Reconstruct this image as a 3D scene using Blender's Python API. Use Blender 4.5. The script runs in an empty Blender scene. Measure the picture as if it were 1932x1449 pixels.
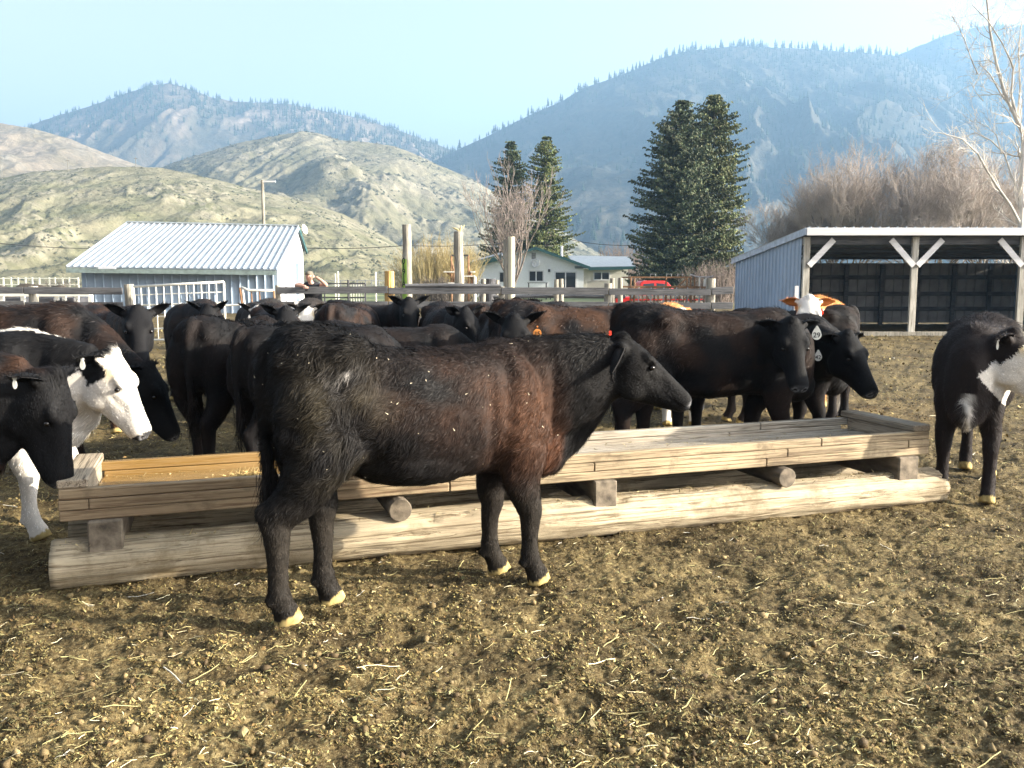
import bpy, bmesh, math, random
import numpy as np
from mathutils import Vector, Matrix
D2R = math.radians
SC = bpy.context.scene

# ---------------------------------------------------------------- camera
FPX = 1673.0; CX = 966.0; CY = 724.5; CAMH = 1.45
TH = math.atan(194.5 / FPX)
cam_d = bpy.data.cameras.new('camera'); cam = bpy.data.objects.new('camera', cam_d)
SC.collection.objects.link(cam)
cam_d.sensor_width = 36.0; cam_d.lens = 36.0 * FPX / 1932.0
cam_d.clip_start = 0.05; cam_d.clip_end = 30000
cam.location = (0, 0, CAMH); cam.rotation_euler = (math.pi / 2 - TH, 0, 0)
SC.camera = cam

# ---------------------------------------------------------------- light
SUN_EL = D2R(19.0); SUN_AZ = D2R(-7.0)      # azimuth measured from +x towards +y
to_sun = Vector((math.cos(SUN_AZ) * math.cos(SUN_EL), math.sin(SUN_AZ) * math.cos(SUN_EL), math.sin(SUN_EL)))
sl = bpy.data.lights.new('sun', 'SUN'); sl.energy = 4.5; sl.angle = D2R(0.6); sl.color = (1.0, 0.90, 0.74)
so = bpy.data.objects.new('sun', sl); SC.collection.objects.link(so)
so.rotation_euler = to_sun.to_track_quat('Z', 'Y').to_euler()
W = bpy.data.worlds.new('World'); SC.world = W; W.use_nodes = True
wn = W.node_tree; bg = wn.nodes['Background']
sky = wn.nodes.new('ShaderNodeTexSky'); sky.sky_type = 'NISHITA'; sky.sun_disc = False
sky.sun_elevation = SUN_EL; sky.sun_rotation = math.pi / 2 - SUN_AZ
sky.altitude = 300; sky.air_density = 0.6; sky.dust_density = 6.0; sky.ozone_density = 0.5
hs_ = wn.nodes.new('ShaderNodeHueSaturation'); hs_.inputs['Saturation'].default_value = .36; hs_.inputs['Value'].default_value = 1.12
wn.links.new(sky.outputs[0], hs_.inputs['Color']); wn.links.new(hs_.outputs[0], bg.inputs[0]); bg.inputs[1].default_value = 0.100
SC.view_settings.view_transform = 'Standard'; SC.view_settings.look = 'None'
SC.view_settings.exposure = 2.12; SC.view_settings.gamma = 1.0; SC.view_settings.use_curve_mapping = False
SC.cycles.use_denoising = True
SC.cycles.max_bounces = 5; SC.cycles.diffuse_bounces = 3; SC.cycles.glossy_bounces = 2
SC.cycles.transmission_bounces = 3; SC.cycles.volume_bounces = 0; SC.cycles.transparent_max_bounces = 6
SC.cycles.sample_clamp_indirect = 4.0

# ---------------------------------------------------------------- picture geometry
def ray(px, py):
    u = (px - CX) / FPX; v = (py - CY) / FPX
    return np.array([u, math.cos(TH) - v * math.sin(TH), -math.sin(TH) - v * math.cos(TH)])
def G(px, py, z=0.0):
    r = ray(px, py); t = (z - CAMH) / r[2]
    return Vector((r[0] * t, r[1] * t, z))
def P(px, py, Y):
    r = ray(px, py); t = Y / r[1]
    return Vector((r[0] * t, Y, CAMH + r[2] * t))

# ---------------------------------------------------------------- numpy noise
_rs = np.random.RandomState(7)
_perm = np.tile(_rs.permutation(256), 3)
_grad = _rs.normal(size=(256, 3)); _grad /= np.linalg.norm(_grad, axis=1)[:, None]
def pnoise(p):
    p = np.asarray(p, dtype=np.float64)
    i = np.floor(p).astype(np.int64); f = p - i; i &= 255
    w = f * f * f * (f * (f * 6 - 15) + 10)
    out = 0
    for dx in (0, 1):
        for dy in (0, 1):
            for dz in (0, 1):
                h = _perm[_perm[_perm[i[:, 0] + dx] + i[:, 1] + dy] + i[:, 2] + dz]
                g = _grad[h]
                d = g[:, 0] * (f[:, 0] - dx) + g[:, 1] * (f[:, 1] - dy) + g[:, 2] * (f[:, 2] - dz)
                wx = w[:, 0] if dx else 1 - w[:, 0]
                wy = w[:, 1] if dy else 1 - w[:, 1]
                wz = w[:, 2] if dz else 1 - w[:, 2]
                out = out + d * wx * wy * wz
    return out * 1.4
def fbm(p, octv=4, lac=2.1, gain=0.5, ridged=False):
    p = np.asarray(p, dtype=np.float64); a = 1.0; s = 0; n = 0
    for k in range(octv):
        v = pnoise(p * lac ** k + 13.7 * k)
        if ridged: v = 1 - 2 * np.abs(v)
        s = s + a * v; n += a; a *= gain
    return s / n
def sstep(a, b, x):
    t = np.clip((x - a) / (b - a), 0, 1); return t * t * (3 - 2 * t)

# ---------------------------------------------------------------- object helpers
def link(o): SC.collection.objects.link(o); return o
def tag(o, label=None, cat=None, group=None, kind=None):
    if label: o['label'] = label
    if cat: o['category'] = cat
    if group: o['group'] = group
    if kind: o['kind'] = kind
    return o
def empty(name, loc=(0, 0, 0), rz=0.0, label=None, cat=None, group=None):
    o = bpy.data.objects.new(name, None); o.empty_display_size = 0.2
    o.location = loc; o.rotation_euler = (0, 0, rz); link(o)
    return tag(o, label, cat, group)
def mesh_np(name, V, faces, mat=None, parent=None, col=None, smooth=False, matidx=None, mats=None, lnk=True):
    """faces: list of (n,k) int arrays (k may differ)"""
    if isinstance(faces, np.ndarray): faces = [faces]
    me = bpy.data.meshes.new(name)
    V = np.asarray(V, dtype=np.float32)
    me.vertices.add(len(V)); me.vertices.foreach_set('co', V.ravel())
    nl = sum(f.size for f in faces); nf = sum(len(f) for f in faces)
    me.loops.add(nl); me.polygons.add(nf)
    me.loops.foreach_set('vertex_index', np.concatenate([f.ravel() for f in faces]).astype(np.int32))
    tot = np.concatenate([np.full(len(f), f.shape[1], dtype=np.int32) for f in faces])
    st = np.concatenate([[0], np.cumsum(tot)[:-1]]).astype(np.int32)
    me.polygons.foreach_set('loop_start', st)
    try: me.polygons.foreach_set('loop_total', tot)
    except Exception: pass
    if smooth: me.polygons.foreach_set('use_smooth', np.ones(nf, dtype=bool))
    if matidx is not None: me.polygons.foreach_set('material_index', np.asarray(matidx, dtype=np.int32))
    me.update(calc_edges=True)
    if col is not None: setcol(me, col)
    o = bpy.data.objects.new(name, me)
    for m in (mats or ([mat] if mat else [])): me.materials.append(m)
    if parent is not None: o.parent = parent
    if lnk: link(o)
    return o
def setcol(me, col):
    col = np.asarray(col, dtype=np.float32)
    if col.ndim == 1: col = np.tile(col, (len(me.vertices), 1))
    if col.shape[1] == 3: col = np.hstack([col, np.ones((len(col), 1), dtype=np.float32)])
    a = me.color_attributes.new('Col', 'FLOAT_COLOR', 'POINT')
    a.data.foreach_set('color', col.ravel())
def getco(me):
    v = np.empty(len(me.vertices) * 3, dtype=np.float32); me.vertices.foreach_get('co', v)
    return v.reshape(-1, 3).astype(np.float64)

class MB:
    """collects simple solids, builds one mesh"""
    def __init__(s): s.v = []; s.f = []
    def add(s, V, F):
        b = len(s.v); s.v += [tuple(map(float, p)) for p in V]; s.f += [tuple(i + b for i in f) for f in F]; return s
    def box(s, lo, hi, M=None):
        x0, y0, z0 = lo; x1, y1, z1 = hi
        V = [(x0, y0, z0), (x1, y0, z0), (x1, y1, z0), (x0, y1, z0), (x0, y0, z1), (x1, y0, z1), (x1, y1, z1), (x0, y1, z1)]
        if M is not None: V = [M @ Vector(p) for p in V]
        return s.add(V, [(0, 3, 2, 1), (4, 5, 6, 7), (0, 1, 5, 4), (1, 2, 6, 5), (2, 3, 7, 6), (3, 0, 4, 7)])
    def bar(s, a, b, w, h=None, up=(0, 0, 1)):
        """rectangular bar from a to b, width w across, h along up"""
        h = h or w; a = Vector(a); b = Vector(b); t = (b - a).normalized(); up = Vector(up)
        sd = t.cross(up)
        if sd.length < 1e-4: sd = t.cross(Vector((1, 0, 0)))
        sd.normalize(); u = sd.cross(t).normalized()
        V = []
        for c in (a, b):
            for (i, j) in ((-1, -1), (1, -1), (1, 1), (-1, 1)): V.append(c + sd * (i * w / 2) + u * (j * h / 2))
        return s.add(V, [(0, 3, 2, 1), (4, 5, 6, 7), (0, 1, 5, 4), (1, 2, 6, 5), (2, 3, 7, 6), (3, 0, 4, 7)])
    def tube(s, pts, r, n=8, cap=True, wob=0.0, rnd=None):
        pts = [Vector(p) for p in pts]; rr = r if isinstance(r, (list, tuple)) else [r] * len(pts)
        V = []; F = []
        t0 = (pts[1] - pts[0]).normalized(); ref = Vector((0, 0, 1)) if abs(t0.z) < 0.9 else Vector((1, 0, 0))
        for k, p in enumerate(pts):
            t = (pts[min(k + 1, len(pts) - 1)] - pts[max(k - 1, 0)]).normalized()
            a = t.cross(ref)
            if a.length < 1e-5: a = t.cross(Vector((0, 1, 0)))
            a.normalize(); b = a.cross(t).normalized()
            for j in range(n):
                an = 2 * math.pi * j / n; q = rr[k]
                if wob and rnd: q *= 1 + rnd.uniform(-wob, wob)
                V.append(p + a * (math.cos(an) * q) + b * (math.sin(an) * q))
        for k in range(len(pts) - 1):
            for j in range(n):
                F.append((k * n + j, k * n + (j + 1) % n, (k + 1) * n + (j + 1) % n, (k + 1) * n + j))
        if cap: F.append(tuple(range(n - 1, -1, -1))); F.append(tuple((len(pts) - 1) * n + j for j in range(n)))
        return s.add(V, F)
    def build(s, name, mat=None, parent=None, smooth=False, bevel=0.0, label=None):
        me = bpy.data.meshes.new(name); me.from_pydata(s.v, [], s.f); me.update()
        bm = bmesh.new(); bm.from_mesh(me); bmesh.ops.recalc_face_normals(bm, faces=bm.faces)
        if bevel: bmesh.ops.bevel(bm, geom=list(bm.edges), offset=bevel, segments=1, affect='EDGES', clamp_overlap=True)
        bm.to_mesh(me); bm.free()
        if smooth:
            for p in me.polygons: p.use_smooth = True
        o = bpy.data.objects.new(name, me); link(o)
        if mat: me.materials.append(mat)
        if parent is not None: o.parent = parent
        if label: o['label'] = label
        return o
def copy_tree(o, parent=None):
    c = o.copy(); link(c)
    if parent is not None: c.parent = parent
    for ch in [x for x in SC.objects if x.parent == o]: copy_tree(ch, c)
    return c

# ---------------------------------------------------------------- materials
def new_mat(name):
    m = bpy.data.materials.new(name); m.use_nodes = True
    return m, m.node_tree, m.node_tree.nodes['Principled BSDF']
def N(nt, typ, **kw):
    n = nt.nodes.new(typ)
    for k, v in kw.items():
        if k.startswith('i_'):
            n.inputs[int(k[2:]) if k[2:].isdigit() else k[2:]].default_value = v
        else: setattr(n, k, v)
    return n
def ramp(nt, stops, fac):
    r = nt.nodes.new('ShaderNodeValToRGB'); e = r.color_ramp.elements
    while len(e) > 1: e.remove(e[0])
    e[0].position = stops[0][0]; e[0].color = (*stops[0][1], 1)
    for p, c in stops[1:]:
        q = e.new(p); q.color = (*c, 1)
    nt.links.new(fac, r.inputs[0]); return r.outputs[0]
def mixc(nt, fac, a, b, mode='MIX'):
    m = nt.nodes.new('ShaderNodeMix'); m.data_type = 'RGBA'; m.blend_type = mode
    for sock, v in ((0, fac), (6, a), (7, b)):
        if isinstance(v, (int, float)): m.inputs[sock].default_value = v
        elif isinstance(v, (tuple, list)): m.inputs[sock].default_value = (*v[:3], 1)
        else: nt.links.new(v, m.inputs[sock])
    return m.outputs[2]
def coords(nt, scale=(1, 1, 1), kind='Object', rot=(0, 0, 0)):
    tc = nt.nodes.new('ShaderNodeTexCoord'); mp = nt.nodes.new('ShaderNodeMapping')
    mp.inputs['Scale'].default_value = scale; mp.inputs['Rotation'].default_value = rot
    nt.links.new(tc.outputs[kind], mp.inputs[0]); return mp.outputs[0]
def noise(nt, vec, scale, detail=4, rough=0.55, dist=0.0):
    n = nt.nodes.new('ShaderNodeTexNoise'); n.inputs['Scale'].default_value = scale
    n.inputs['Detail'].default_value = detail; n.inputs['Roughness'].default_value = rough
    n.inputs['Distortion'].default_value = dist
    nt.links.new(vec, n.inputs['Vector']); return n.outputs['Fac']
def bump(nt, bs, h, strength=0.3, dist=0.01):
    b = nt.nodes.new('ShaderNodeBump'); b.inputs['Strength'].default_value = strength
    b.inputs['Distance'].default_value = dist
    nt.links.new(h, b.inputs['Height']); nt.links.new(b.outputs[0], bs.inputs['Normal'])
def simple(name, c, rough=0.7, metal=0.0, var=0.25, nscale=6.0, bmp=0.0, stretch=(1, 1, 1), spec=0.3):
    m, nt, bs = new_mat(name)
    v = coords(nt, stretch); f = noise(nt, v, nscale, 5)
    lo = tuple(x * (1 - var) for x in c); hi = tuple(min(1, x * (1 + var)) for x in c)
    nt.links.new(ramp(nt, [(0.3, lo), (0.7, hi)], f), bs.inputs['Base Color'])
    bs.inputs['Roughness'].default_value = rough; bs.inputs['Metallic'].default_value = metal
    bs.inputs['Specular IOR Level'].default_value = spec
    if bmp: bump(nt, bs, f, bmp, 0.01)
    return m
def vcol_mat(name, rough=0.8, spec=0.2, nscale=0, var=0.0, sheen=0.0, bmp=0.0, trans=0.0):
    m, nt, bs = new_mat(name)
    a = N(nt, 'ShaderNodeAttribute', attribute_name='Col'); c = a.outputs['Color']
    if nscale:
        f = noise(nt, coords(nt), nscale, 5)
        k = ramp(nt, [(0.25, (1 - var,) * 3), (0.75, (1 + var,) * 3)], f)
        c = mixc(nt, 1.0, c, k, 'MULTIPLY')
        if bmp: bump(nt, bs, f, bmp, 0.01)
    nt.links.new(c, bs.inputs['Base Color'])
    bs.inputs['Roughness'].default_value = rough; bs.inputs['Specular IOR Level'].default_value = spec
    if sheen: bs.inputs['Sheen Weight'].default_value = sheen
    return m
def wood(name, dark, light, axis='X', scale=1.0, rough=0.75, knots=False, cracks=0.5, extra=None):
    """weathered timber, grain along an object axis"""
    m, nt, bs = new_mat(name)
    st = {'X': (0.7, 20, 20), 'Y': (20, 0.7, 20), 'Z': (20, 20, 0.7)}[axis]
    v = coords(nt, tuple(s * scale for s in st))
    g = noise(nt, v, 3.0, 8, 0.65, 0.6)
    st2 = {'X': (0.8, 1.6, 1.6), 'Y': (1.6, 0.8, 1.6), 'Z': (1.6, 1.6, 0.8)}[axis]
    big = noise(nt, coords(nt, st2), 2.0, 4)
    c = ramp(nt, [(0.30, tuple(x * 0.22 for x in dark)), (0.385, tuple(x * .9 for x in dark)), (0.50, light), (0.62, tuple(x * .72 for x in light)), (0.75, tuple(min(1, x * 1.1) for x in light))], g)
    c = mixc(nt, ramp(nt, [(0.35, (0, 0, 0)), (0.7, (0.6,) * 3)], big), c, tuple(x * 0.55 for x in dark))
    vv = coords(nt, tuple(s * scale for s in {'X': (.45, 26, 26), 'Y': (26, .45, 26), 'Z': (26, 26, .45)}[axis])); g2 = noise(nt, vv, 1.0, 4, .6, .3)
    ln = ramp(nt, [(.478, (1, 1, 1)), (.497, (.12, .10, .08)), (.503, (.12, .10, .08)), (.522, (1, 1, 1))], g2); c = mixc(nt, .6, c, mixc(nt, 1.0, c, ln, 'MULTIPLY'))
    if extra: c = extra(nt, c)
    nt.links.new(c, bs.inputs['Base Color']); bs.inputs['Roughness'].default_value = rough
    bs.inputs['Specular IOR Level'].default_value = 0.25
    bump(nt, bs, g, cracks, 0.012)
    return m
# ================================================================ cattle
def catmull(pts, m):
    """pts (n,k) -> smooth resample with m points per span"""
    p = np.asarray(pts, float); q = np.vstack([2 * p[0] - p[1], p, 2 * p[-1] - p[-2]]); out = []
    for i in range(1, len(q) - 2):
        for t in np.arange(m) / m:
            out.append(0.5 * (2 * q[i] + (q[i + 1] - q[i - 1]) * t + (2 * q[i - 1] - 5 * q[i] + 4 * q[i + 1] - q[i + 2]) * t * t
                              + (-q[i - 1] + 3 * q[i] - 3 * q[i + 1] + q[i + 2]) * t ** 3))
    out.append(q[-2]); return np.array(out)
class Soup:
    def __init__(s): s.v = []; s.f = []; s.n = 0
    def rings(s, R):
        R = np.asarray(R); m, n, _ = R.shape; b = s.n
        s.v.append(R.reshape(-1, 3)); s.n += m * n
        for k in range(m - 1):
            for j in range(n):
                s.f.append((b + k * n + j, b + k * n + (j + 1) % n, b + (k + 1) * n + (j + 1) % n, b + (k + 1) * n + j))
        s.v.append(np.array([R[0].mean(0), R[-1].mean(0)])); c0 = s.n; c1 = s.n + 1; s.n += 2
        for j in range(n):
            s.f.append((c0, b + (j + 1) % n, b + j)); s.f.append((c1, b + (m - 1) * n + j, b + (m - 1) * n + (j + 1) % n))
    def limb(s, pts, lat=(0, 1, 0), n=14, m=5, M=None):
        """pts rows: x y z  a(fore-aft radius) b(lateral radius)"""
        q = catmull(pts, m); lat = np.array(lat, float); R = []
        for k in range(len(q)):
            t = q[min(k + 1, len(q) - 1), :3] - q[max(k - 1, 0), :3]; t /= np.linalg.norm(t) + 1e-9
            l = lat - t * np.dot(lat, t); l /= np.linalg.norm(l) + 1e-9; u = np.cross(t, l)
            an = 2 * np.pi * np.arange(n) / n
            R.append(q[k, :3] + np.outer(np.cos(an) * q[k, 3], u) + np.outer(np.sin(an) * q[k, 4], l))
        s.rings(R)
    def loft(s, st, n=24, m=5, M=None, flat=0.85):
        """st rows: x ztop zbot halfwidth [yoff]; rings in the y-z plane, optionally moved by M"""
        q = catmull(st, m); R = []
        for r in q:
            zc = r[2] + (r[1] - r[2]) * 0.52; an = 2 * np.pi * np.arange(n) / n
            c = np.cos(an); sn = np.sin(an)
            y = np.sign(c) * np.abs(c) ** flat * r[3]
            z = zc + np.where(sn > 0, np.abs(sn) ** flat * (r[1] - zc), -np.abs(sn) ** 0.95 * (zc - r[2]))
            P3 = np.stack([np.full(n, r[0]), y, z], 1)
            if M is not None: P3 = P3 @ M[:3, :3].T + M[:3, 3]
            R.append(P3)
        s.rings(R)
    def blob(s, c, r, M=None, n=14):
        th = np.linspace(0.05, np.pi - 0.05, 9); R = []
        an = 2 * np.pi * np.arange(n) / n
        for t in th:
            P3 = np.stack([np.full(n, -math.cos(t)) * r[0], np.cos(an) * math.sin(t) * r[1], np.sin(an) * math.sin(t) * r[2]], 1) + np.array(c)
            if M is not None: P3 = P3 @ M[:3, :3].T + M[:3, 3]
            R.append(P3)
        s.rings(R)
    def remesh(s, voxel, iters):
        me = bpy.data.meshes.new('tmp'); me.from_pydata(np.vstack(s.v).tolist(), [], s.f); me.update()
        bm = bmesh.new(); bm.from_mesh(me); bmesh.ops.recalc_face_normals(bm, faces=bm.faces); bm.to_mesh(me); bm.free()
        o = bpy.data.objects.new('tmp', me); link(o)
        r = o.modifiers.new('r', 'REMESH'); r.mode = 'VOXEL'; r.voxel_size = voxel
        sm = o.modifiers.new('s', 'SMOOTH'); sm.factor = 0.5; sm.iterations = iters
        dg = bpy.context.evaluated_depsgraph_get()
        out = bpy.data.meshes.new_from_object(o.evaluated_get(dg))
        bpy.data.objects.remove(o); bpy.data.meshes.remove(me)
        return out

HAIR = vcol_mat('hair', rough=0.55, spec=0.10)
HIDE = vcol_mat('hide', rough=0.75, spec=0.12)
EYE, _nt, _b = new_mat('eye_black'); _b.inputs['Base Color'].default_value = (0.006, 0.004, 0.003, 1); _b.inputs['Roughness'].default_value = 0.22

def rotm(yaw, pitch, roll=0.0):
    cy, sy, cp, sp = math.cos(yaw), math.sin(yaw), math.cos(pitch), math.sin(pitch)
    Z = np.array([[cy, -sy, 0], [sy, cy, 0], [0, 0, 1]]); Y = np.array([[cp, 0, sp], [0, 1, 0], [-sp, 0, cp]])
    X = np.array([[1, 0, 0], [0, math.cos(roll), -math.sin(roll)], [0, math.sin(roll), math.cos(roll)]])
    return Z @ Y @ X

TRUNK = [(-.675, 1.07, .93, .05), (-.645, 1.14, .82, .12), (-.59, 1.195, .72, .185), (-.50, 1.215, .68, .225), (-.36, 1.20, .655, .245),
         (-.20, 1.165, .595, .255), (-.03, 1.15, .54, .268), (.14, 1.148, .545, .268), (.28, 1.155, .553, .25), (.40, 1.172, .545, .222),
         (.50, 1.165, .53, .195), (.60, 1.12, .51, .16), (.70, 1.04, .53, .12), (.76, .95, .60, .06)]
HEAD = [(-.055, .03, -.10, .055), (-.02, .07, -.14, .082), (.04, .088, -.19, .10), (.11, .092, -.215, .112), (.18, .086, -.21, .106),
        (.25, .078, -.185, .085), (.32, .068, -.15, .071), (.39, .058, -.118, .070), (.445, .052, -.092, .072), (.49, .042, -.070, .068), (.525, .010, -.035, .044)]

def build_cow(name, label, px=None, centre=None, heading=0.0, scale=1.0, poll=(1.134, 0, 1.16), hyaw=0.0, hpitch=43.0, hroll=0.0,
              legs=None, voxel=0.016, hairs=0, coat=None, hairlen=1.0, hairw=1.0, fat=1.0, ear_droop=0.0, ear_back=0.0, seed=1, tags=(), hs=1.0, rump=0.0,
              group='cattle in the feedlot', tuft=1.0, neck_pts=None, ears=(1, 1), tail=True, belly=0.0):
    """centre: world x,y under the middle of the four feet; poll in local metres; hyaw/heading in degrees"""
    rs = np.random.RandomState(seed)
    root = empty(name, (centre[0], centre[1], 0), D2R(heading), label, 'cow', group); root.scale = (scale,) * 3
    S = Soup()
    tr = [(x, zt + rump * float(sstep(-.15, -.42, x)) if x > -.62 else zt + rump * .8, zb - belly * max(0, 1 - abs(x) / .5), w * fat) for x, zt, zb, w in TRUNK]
    S.loft(tr, n=28, m=4, flat=0.86)
    # hip bones, pins, shoulders, haunches
    for sgn in (-1, 1):
        S.blob((-.36, sgn * .155, 1.085 + rump * .9), (.12, .09, .085)); S.blob((-.58, sgn * .09, 1.08 + rump * .7), (.085, .07, .08))
        S.blob((-.47, sgn * .135, .90), (.20, .12, .26)); S.blob((-.525, sgn * .12, .82), (.135, .10, .22)); S.blob((-.38, sgn * .165, .77), (.11, .06, .12)); S.blob((.42, sgn * .135, .86), (.15, .11, .26))
        S.blob((.52, sgn * .12, .76), (.11, .09, .12))
    S.blob((.43, 0, 1.10), (.17, .09, .085)); S.blob((.66, 0, .62), (.13, .085, .13))
    S.blob((.0, 0, .665), (.34, .235 * fat, .14))
    # neck
    pl = np.array(poll, float); Rm = rotm(D2R(hyaw), D2R(hpitch), D2R(hroll)); Rs = Rm * hs; M = np.eye(4); M[:3, :3] = Rs; M[:3, 3] = pl - Rs @ np.array([0, 0, .07])
    back = M[:3, 3] + Rs @ np.array([0.04, 0, -.075])
    if neck_pts is None:
        a = np.array([.40, 0, .90]); d = back - a
        mid1 = a + d * .38 + np.array([.02, 0, -.015]); mid2 = a + d * .72 + np.array([0, 0, -.015])
    else: a, mid1, mid2 = [np.array(v, float) for v in neck_pts]
    low = np.clip((pl[2] - .5) / .6, 0.35, 1)
    S.limb([(*a, .275, .165), (*mid1, .255, .14), (*mid2, .215, .115), (*back, .155, .088)], n=18, m=5)
    dl = mid1 * np.array([1, .5, 1]) + np.array([.165, 0, -.23 * low])
    S.limb([(.64, 0, .61, .11, .07), (*dl, .10, .05), (*(mid2 + (back - mid2) * .55 + np.array([0, 0, -.15 * low])), .07, .04)], n=10, m=4)
    # head
    S.loft([(h, u, b, w) for h, u, b, w in HEAD], n=20, m=4, M=M, flat=0.80)
    for sgn in (-1, 1):
        S.blob((.165, sgn * .076, .055), (.055, .030, .030), M); S.blob((.17, sgn * .066, -.12), (.10, .040, .085), M)
        S.blob((.475, sgn * .034, .0), (.045, .032, .036), M); S.blob((.0, sgn * .085, .015), (.035, .05, .03), M)
    S.blob((.0, 0, .055), (.05, .055, .045), M); S.blob((.46, 0, -.055), (.05, .04, .025), M)
    # legs
    L = dict(RF=(.569, -.114), LF=(.467, .114), RH=(-.60, -.09), LH=(-.42, .09))
    if legs: L.update(legs)
    for k, (x, y) in L.items():
        sg = 1 if k[0] == 'L' else -1
        if k[1] == 'F':
            x -= .045
            S.limb([(.44, sg * .12, .80, .17, .09), (.475, sg * .125, .66, .135, .085), (.46 + .2 * (x - .45), (y * .3 + sg * .084), .54, .105, .07), (x * .7 + .44 * .3, y, .44, .076, .058),
                    (x * .9 + .45 * .1 + .008, y, .365, .061, .052), (x, y, .30, .048, .043), (x - .002, y, .21, .041, .038), (x, y, .14, .049, .045),
                    (x + .018, y, .09, .046, .044), (x + .040, y, .047, .055, .049), (x + .052, y, .004, .067, .055)], n=14, m=4)
            S.blob((x - .040, y + .018, .112), (.018, .014, .02)); S.blob((x - .040, y - .018, .112), (.018, .014, .02))
        else:
            x -= .032
            g = (x + .6) * .5
            S.limb([(-.47, sg * .13, .95, .20, .10), (-.47, sg * .145, .78, .20, .10), (-.505 + g * .3, sg * .135, .66, .135, .086),
                    (-.54 + g, (y * .4 + sg * .075), .555, .102, .066), (x + .008, y, .465, .077, .052), (x + .004, y, .40, .060, .047), (x + .006, y, .29, .047, .041),
                    (x + .004, y, .19, .044, .040), (x + .006, y, .135, .051, .046), (x + .018, y, .088, .050, .046), (x + .036, y, .045, .058, .050), (x + .045, y, .004, .070, .055)], n=14, m=4)
            S.blob((x - .048, y, .485), (.032, .026, .05)); S.blob((x - .040, y + .018, .108), (.018, .014, .02)); S.blob((x - .040, y - .018, .108), (.018, .014, .02))
    if tail:
        S.limb([(-.60, 0, 1.17, .05, .04), (-.66, 0, 1.15, .04, .036), (-.690, .005, 1.02, .03, .03), (-.684, .01, .85, .026, .024), (-.674, .0, .68, .026, .024), (-.665, .0, .56, .034, .03), (-.655, .0, .45, .015, .012)], n=10, m=4)
    me = S.remesh(voxel, 5 if voxel < .014 else 3)
    V = getco(me)
    nr = np.empty(len(me.vertices) * 3, dtype=np.float32); me.vertices.foreach_get('normal', nr); nr = nr.reshape(-1, 3).astype(float)
    # local head coordinates
    Hc = (V - M[:3, 3]) @ Rm / hs
    ish = sstep(-.10, .0, Hc[:, 0]) * (np.abs(Hc[:, 1]) < .2) * (Hc[:, 2] > -.25) * (Hc[:, 2] < .18) * (Hc[:, 0] < .7)
    legm = 1 - sstep(.42, .55, V[:, 2])
    # soft lumps of coat and muscle
    amp = .010 * (1 - ish) * (1 - .7 * legm)
    V = V + nr * (amp * fbm(V * 7 + seed * 3.1, 3))[:, None]
    if voxel < .014: V = V + nr * (.004 * (1 - ish) * fbm(V * (26, 26, 18) + 5, 2))[:, None]
    # rib / shoulder crease, flank hollow
    def dent(c, r, d):
        nonlocal V
        w = np.exp(-(((V - np.array(c)) / np.array(r)) ** 2).sum(1)); V = V - nr * (w * d)[:, None]
    for sg in (-1, 1):
        dent((-.22, sg * .24, 1.02), (.09, .12, .07), .028 ); dent((.27, sg * .25, .80), (.03, .12, .2), .012)
        dent((-.235, sg * .2, .70), (.06, .1, .09), .018); dent((-.50, sg * .2, 1.03), (.09, .1, .045), .020); dent((.31, sg * .22, .64), (.035, .09, .10), .022)
        dent((.615, sg * .17, .92), (.032, .14, .20), .016); dent((.36, sg * .2, 1.04), (.03, .12, .10), .010); dent((-.60, sg * .20, .80), (.03, .1, .22), .012); dent((-.42, sg * .24, .80), (.03, .1, .12), .010)
        for c, r, d in (((.205, sg * .104, .032), (.028, .03, .019), .012), ((.518, sg * .034, .006), (.012, .017, .012), .018),
                        ((.31, sg * .07, .0), (.07, .03, .035), .010), ((.065, sg * .10, -.13), (.018, .05, .10), .012), ((.24, sg * .09, -.02), (.035, .03, .018), .007), ((.26, sg * .08, .05), (.04, .03, .02), .006), ((.45, sg * .06, -.040), (.09, .04, .007), .007)):
            w = np.exp(-(((Hc - np.array(c)) / np.array(r)) ** 2).sum(1)); V = V - nr * (w * d)[:, None]
    for x, y in L.values():
        w = np.exp(-(((V - np.array([x + .06, y, .03])) / np.array([.05, .008, .045])) ** 2).sum(1)); V = V - nr * (w * .012)[:, None]
    me.vertices.foreach_set('co', V.astype(np.float32).ravel())
    col = coat(V, Hc, ish, rs)
    # hooves, nose, nostril
    hf = np.zeros(len(V), bool)
    for x, y in L.values(): xr = V[:, 0] - x; hf |= (np.abs(xr) < .11) & (np.abs(V[:, 1] - y) < .09) & (V[:, 2] < .040 + .50 * xr + .01 * pnoise(V * 40))
    col[hf] = np.array((.33, .25, .10)) * (1 + .9 * fbm(V[hf] * 30, 2))[:, None]
    dew = (V[:, 2] < .15) & (V[:, 2] > .05)
    nose = (Hc[:, 0] > .492) & (Hc[:, 2] > -.06) & (np.abs(Hc[:, 1]) < .08); col[nose] = col[nose] * .0 + (.030, .030, .032)
    for sg in (-1, 1):
        w = np.exp(-(((Hc - np.array((.516, sg * .036, .006))) / np.array((.016, .019, .014))) ** 2).sum(1)); col[(w > .12) & (w <= .45)] = (.13, .13, .135); col[w > .45] = (.004, .003, .003)  # pale rim is a painted highlight round the dark nostril
    setcol(me, col)
    for p in me.polygons: p.use_smooth = True
    me.materials.append(HIDE); me.name = 'body'
    body = bpy.data.objects.new('body', me); body.parent = root; link(body)
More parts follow.
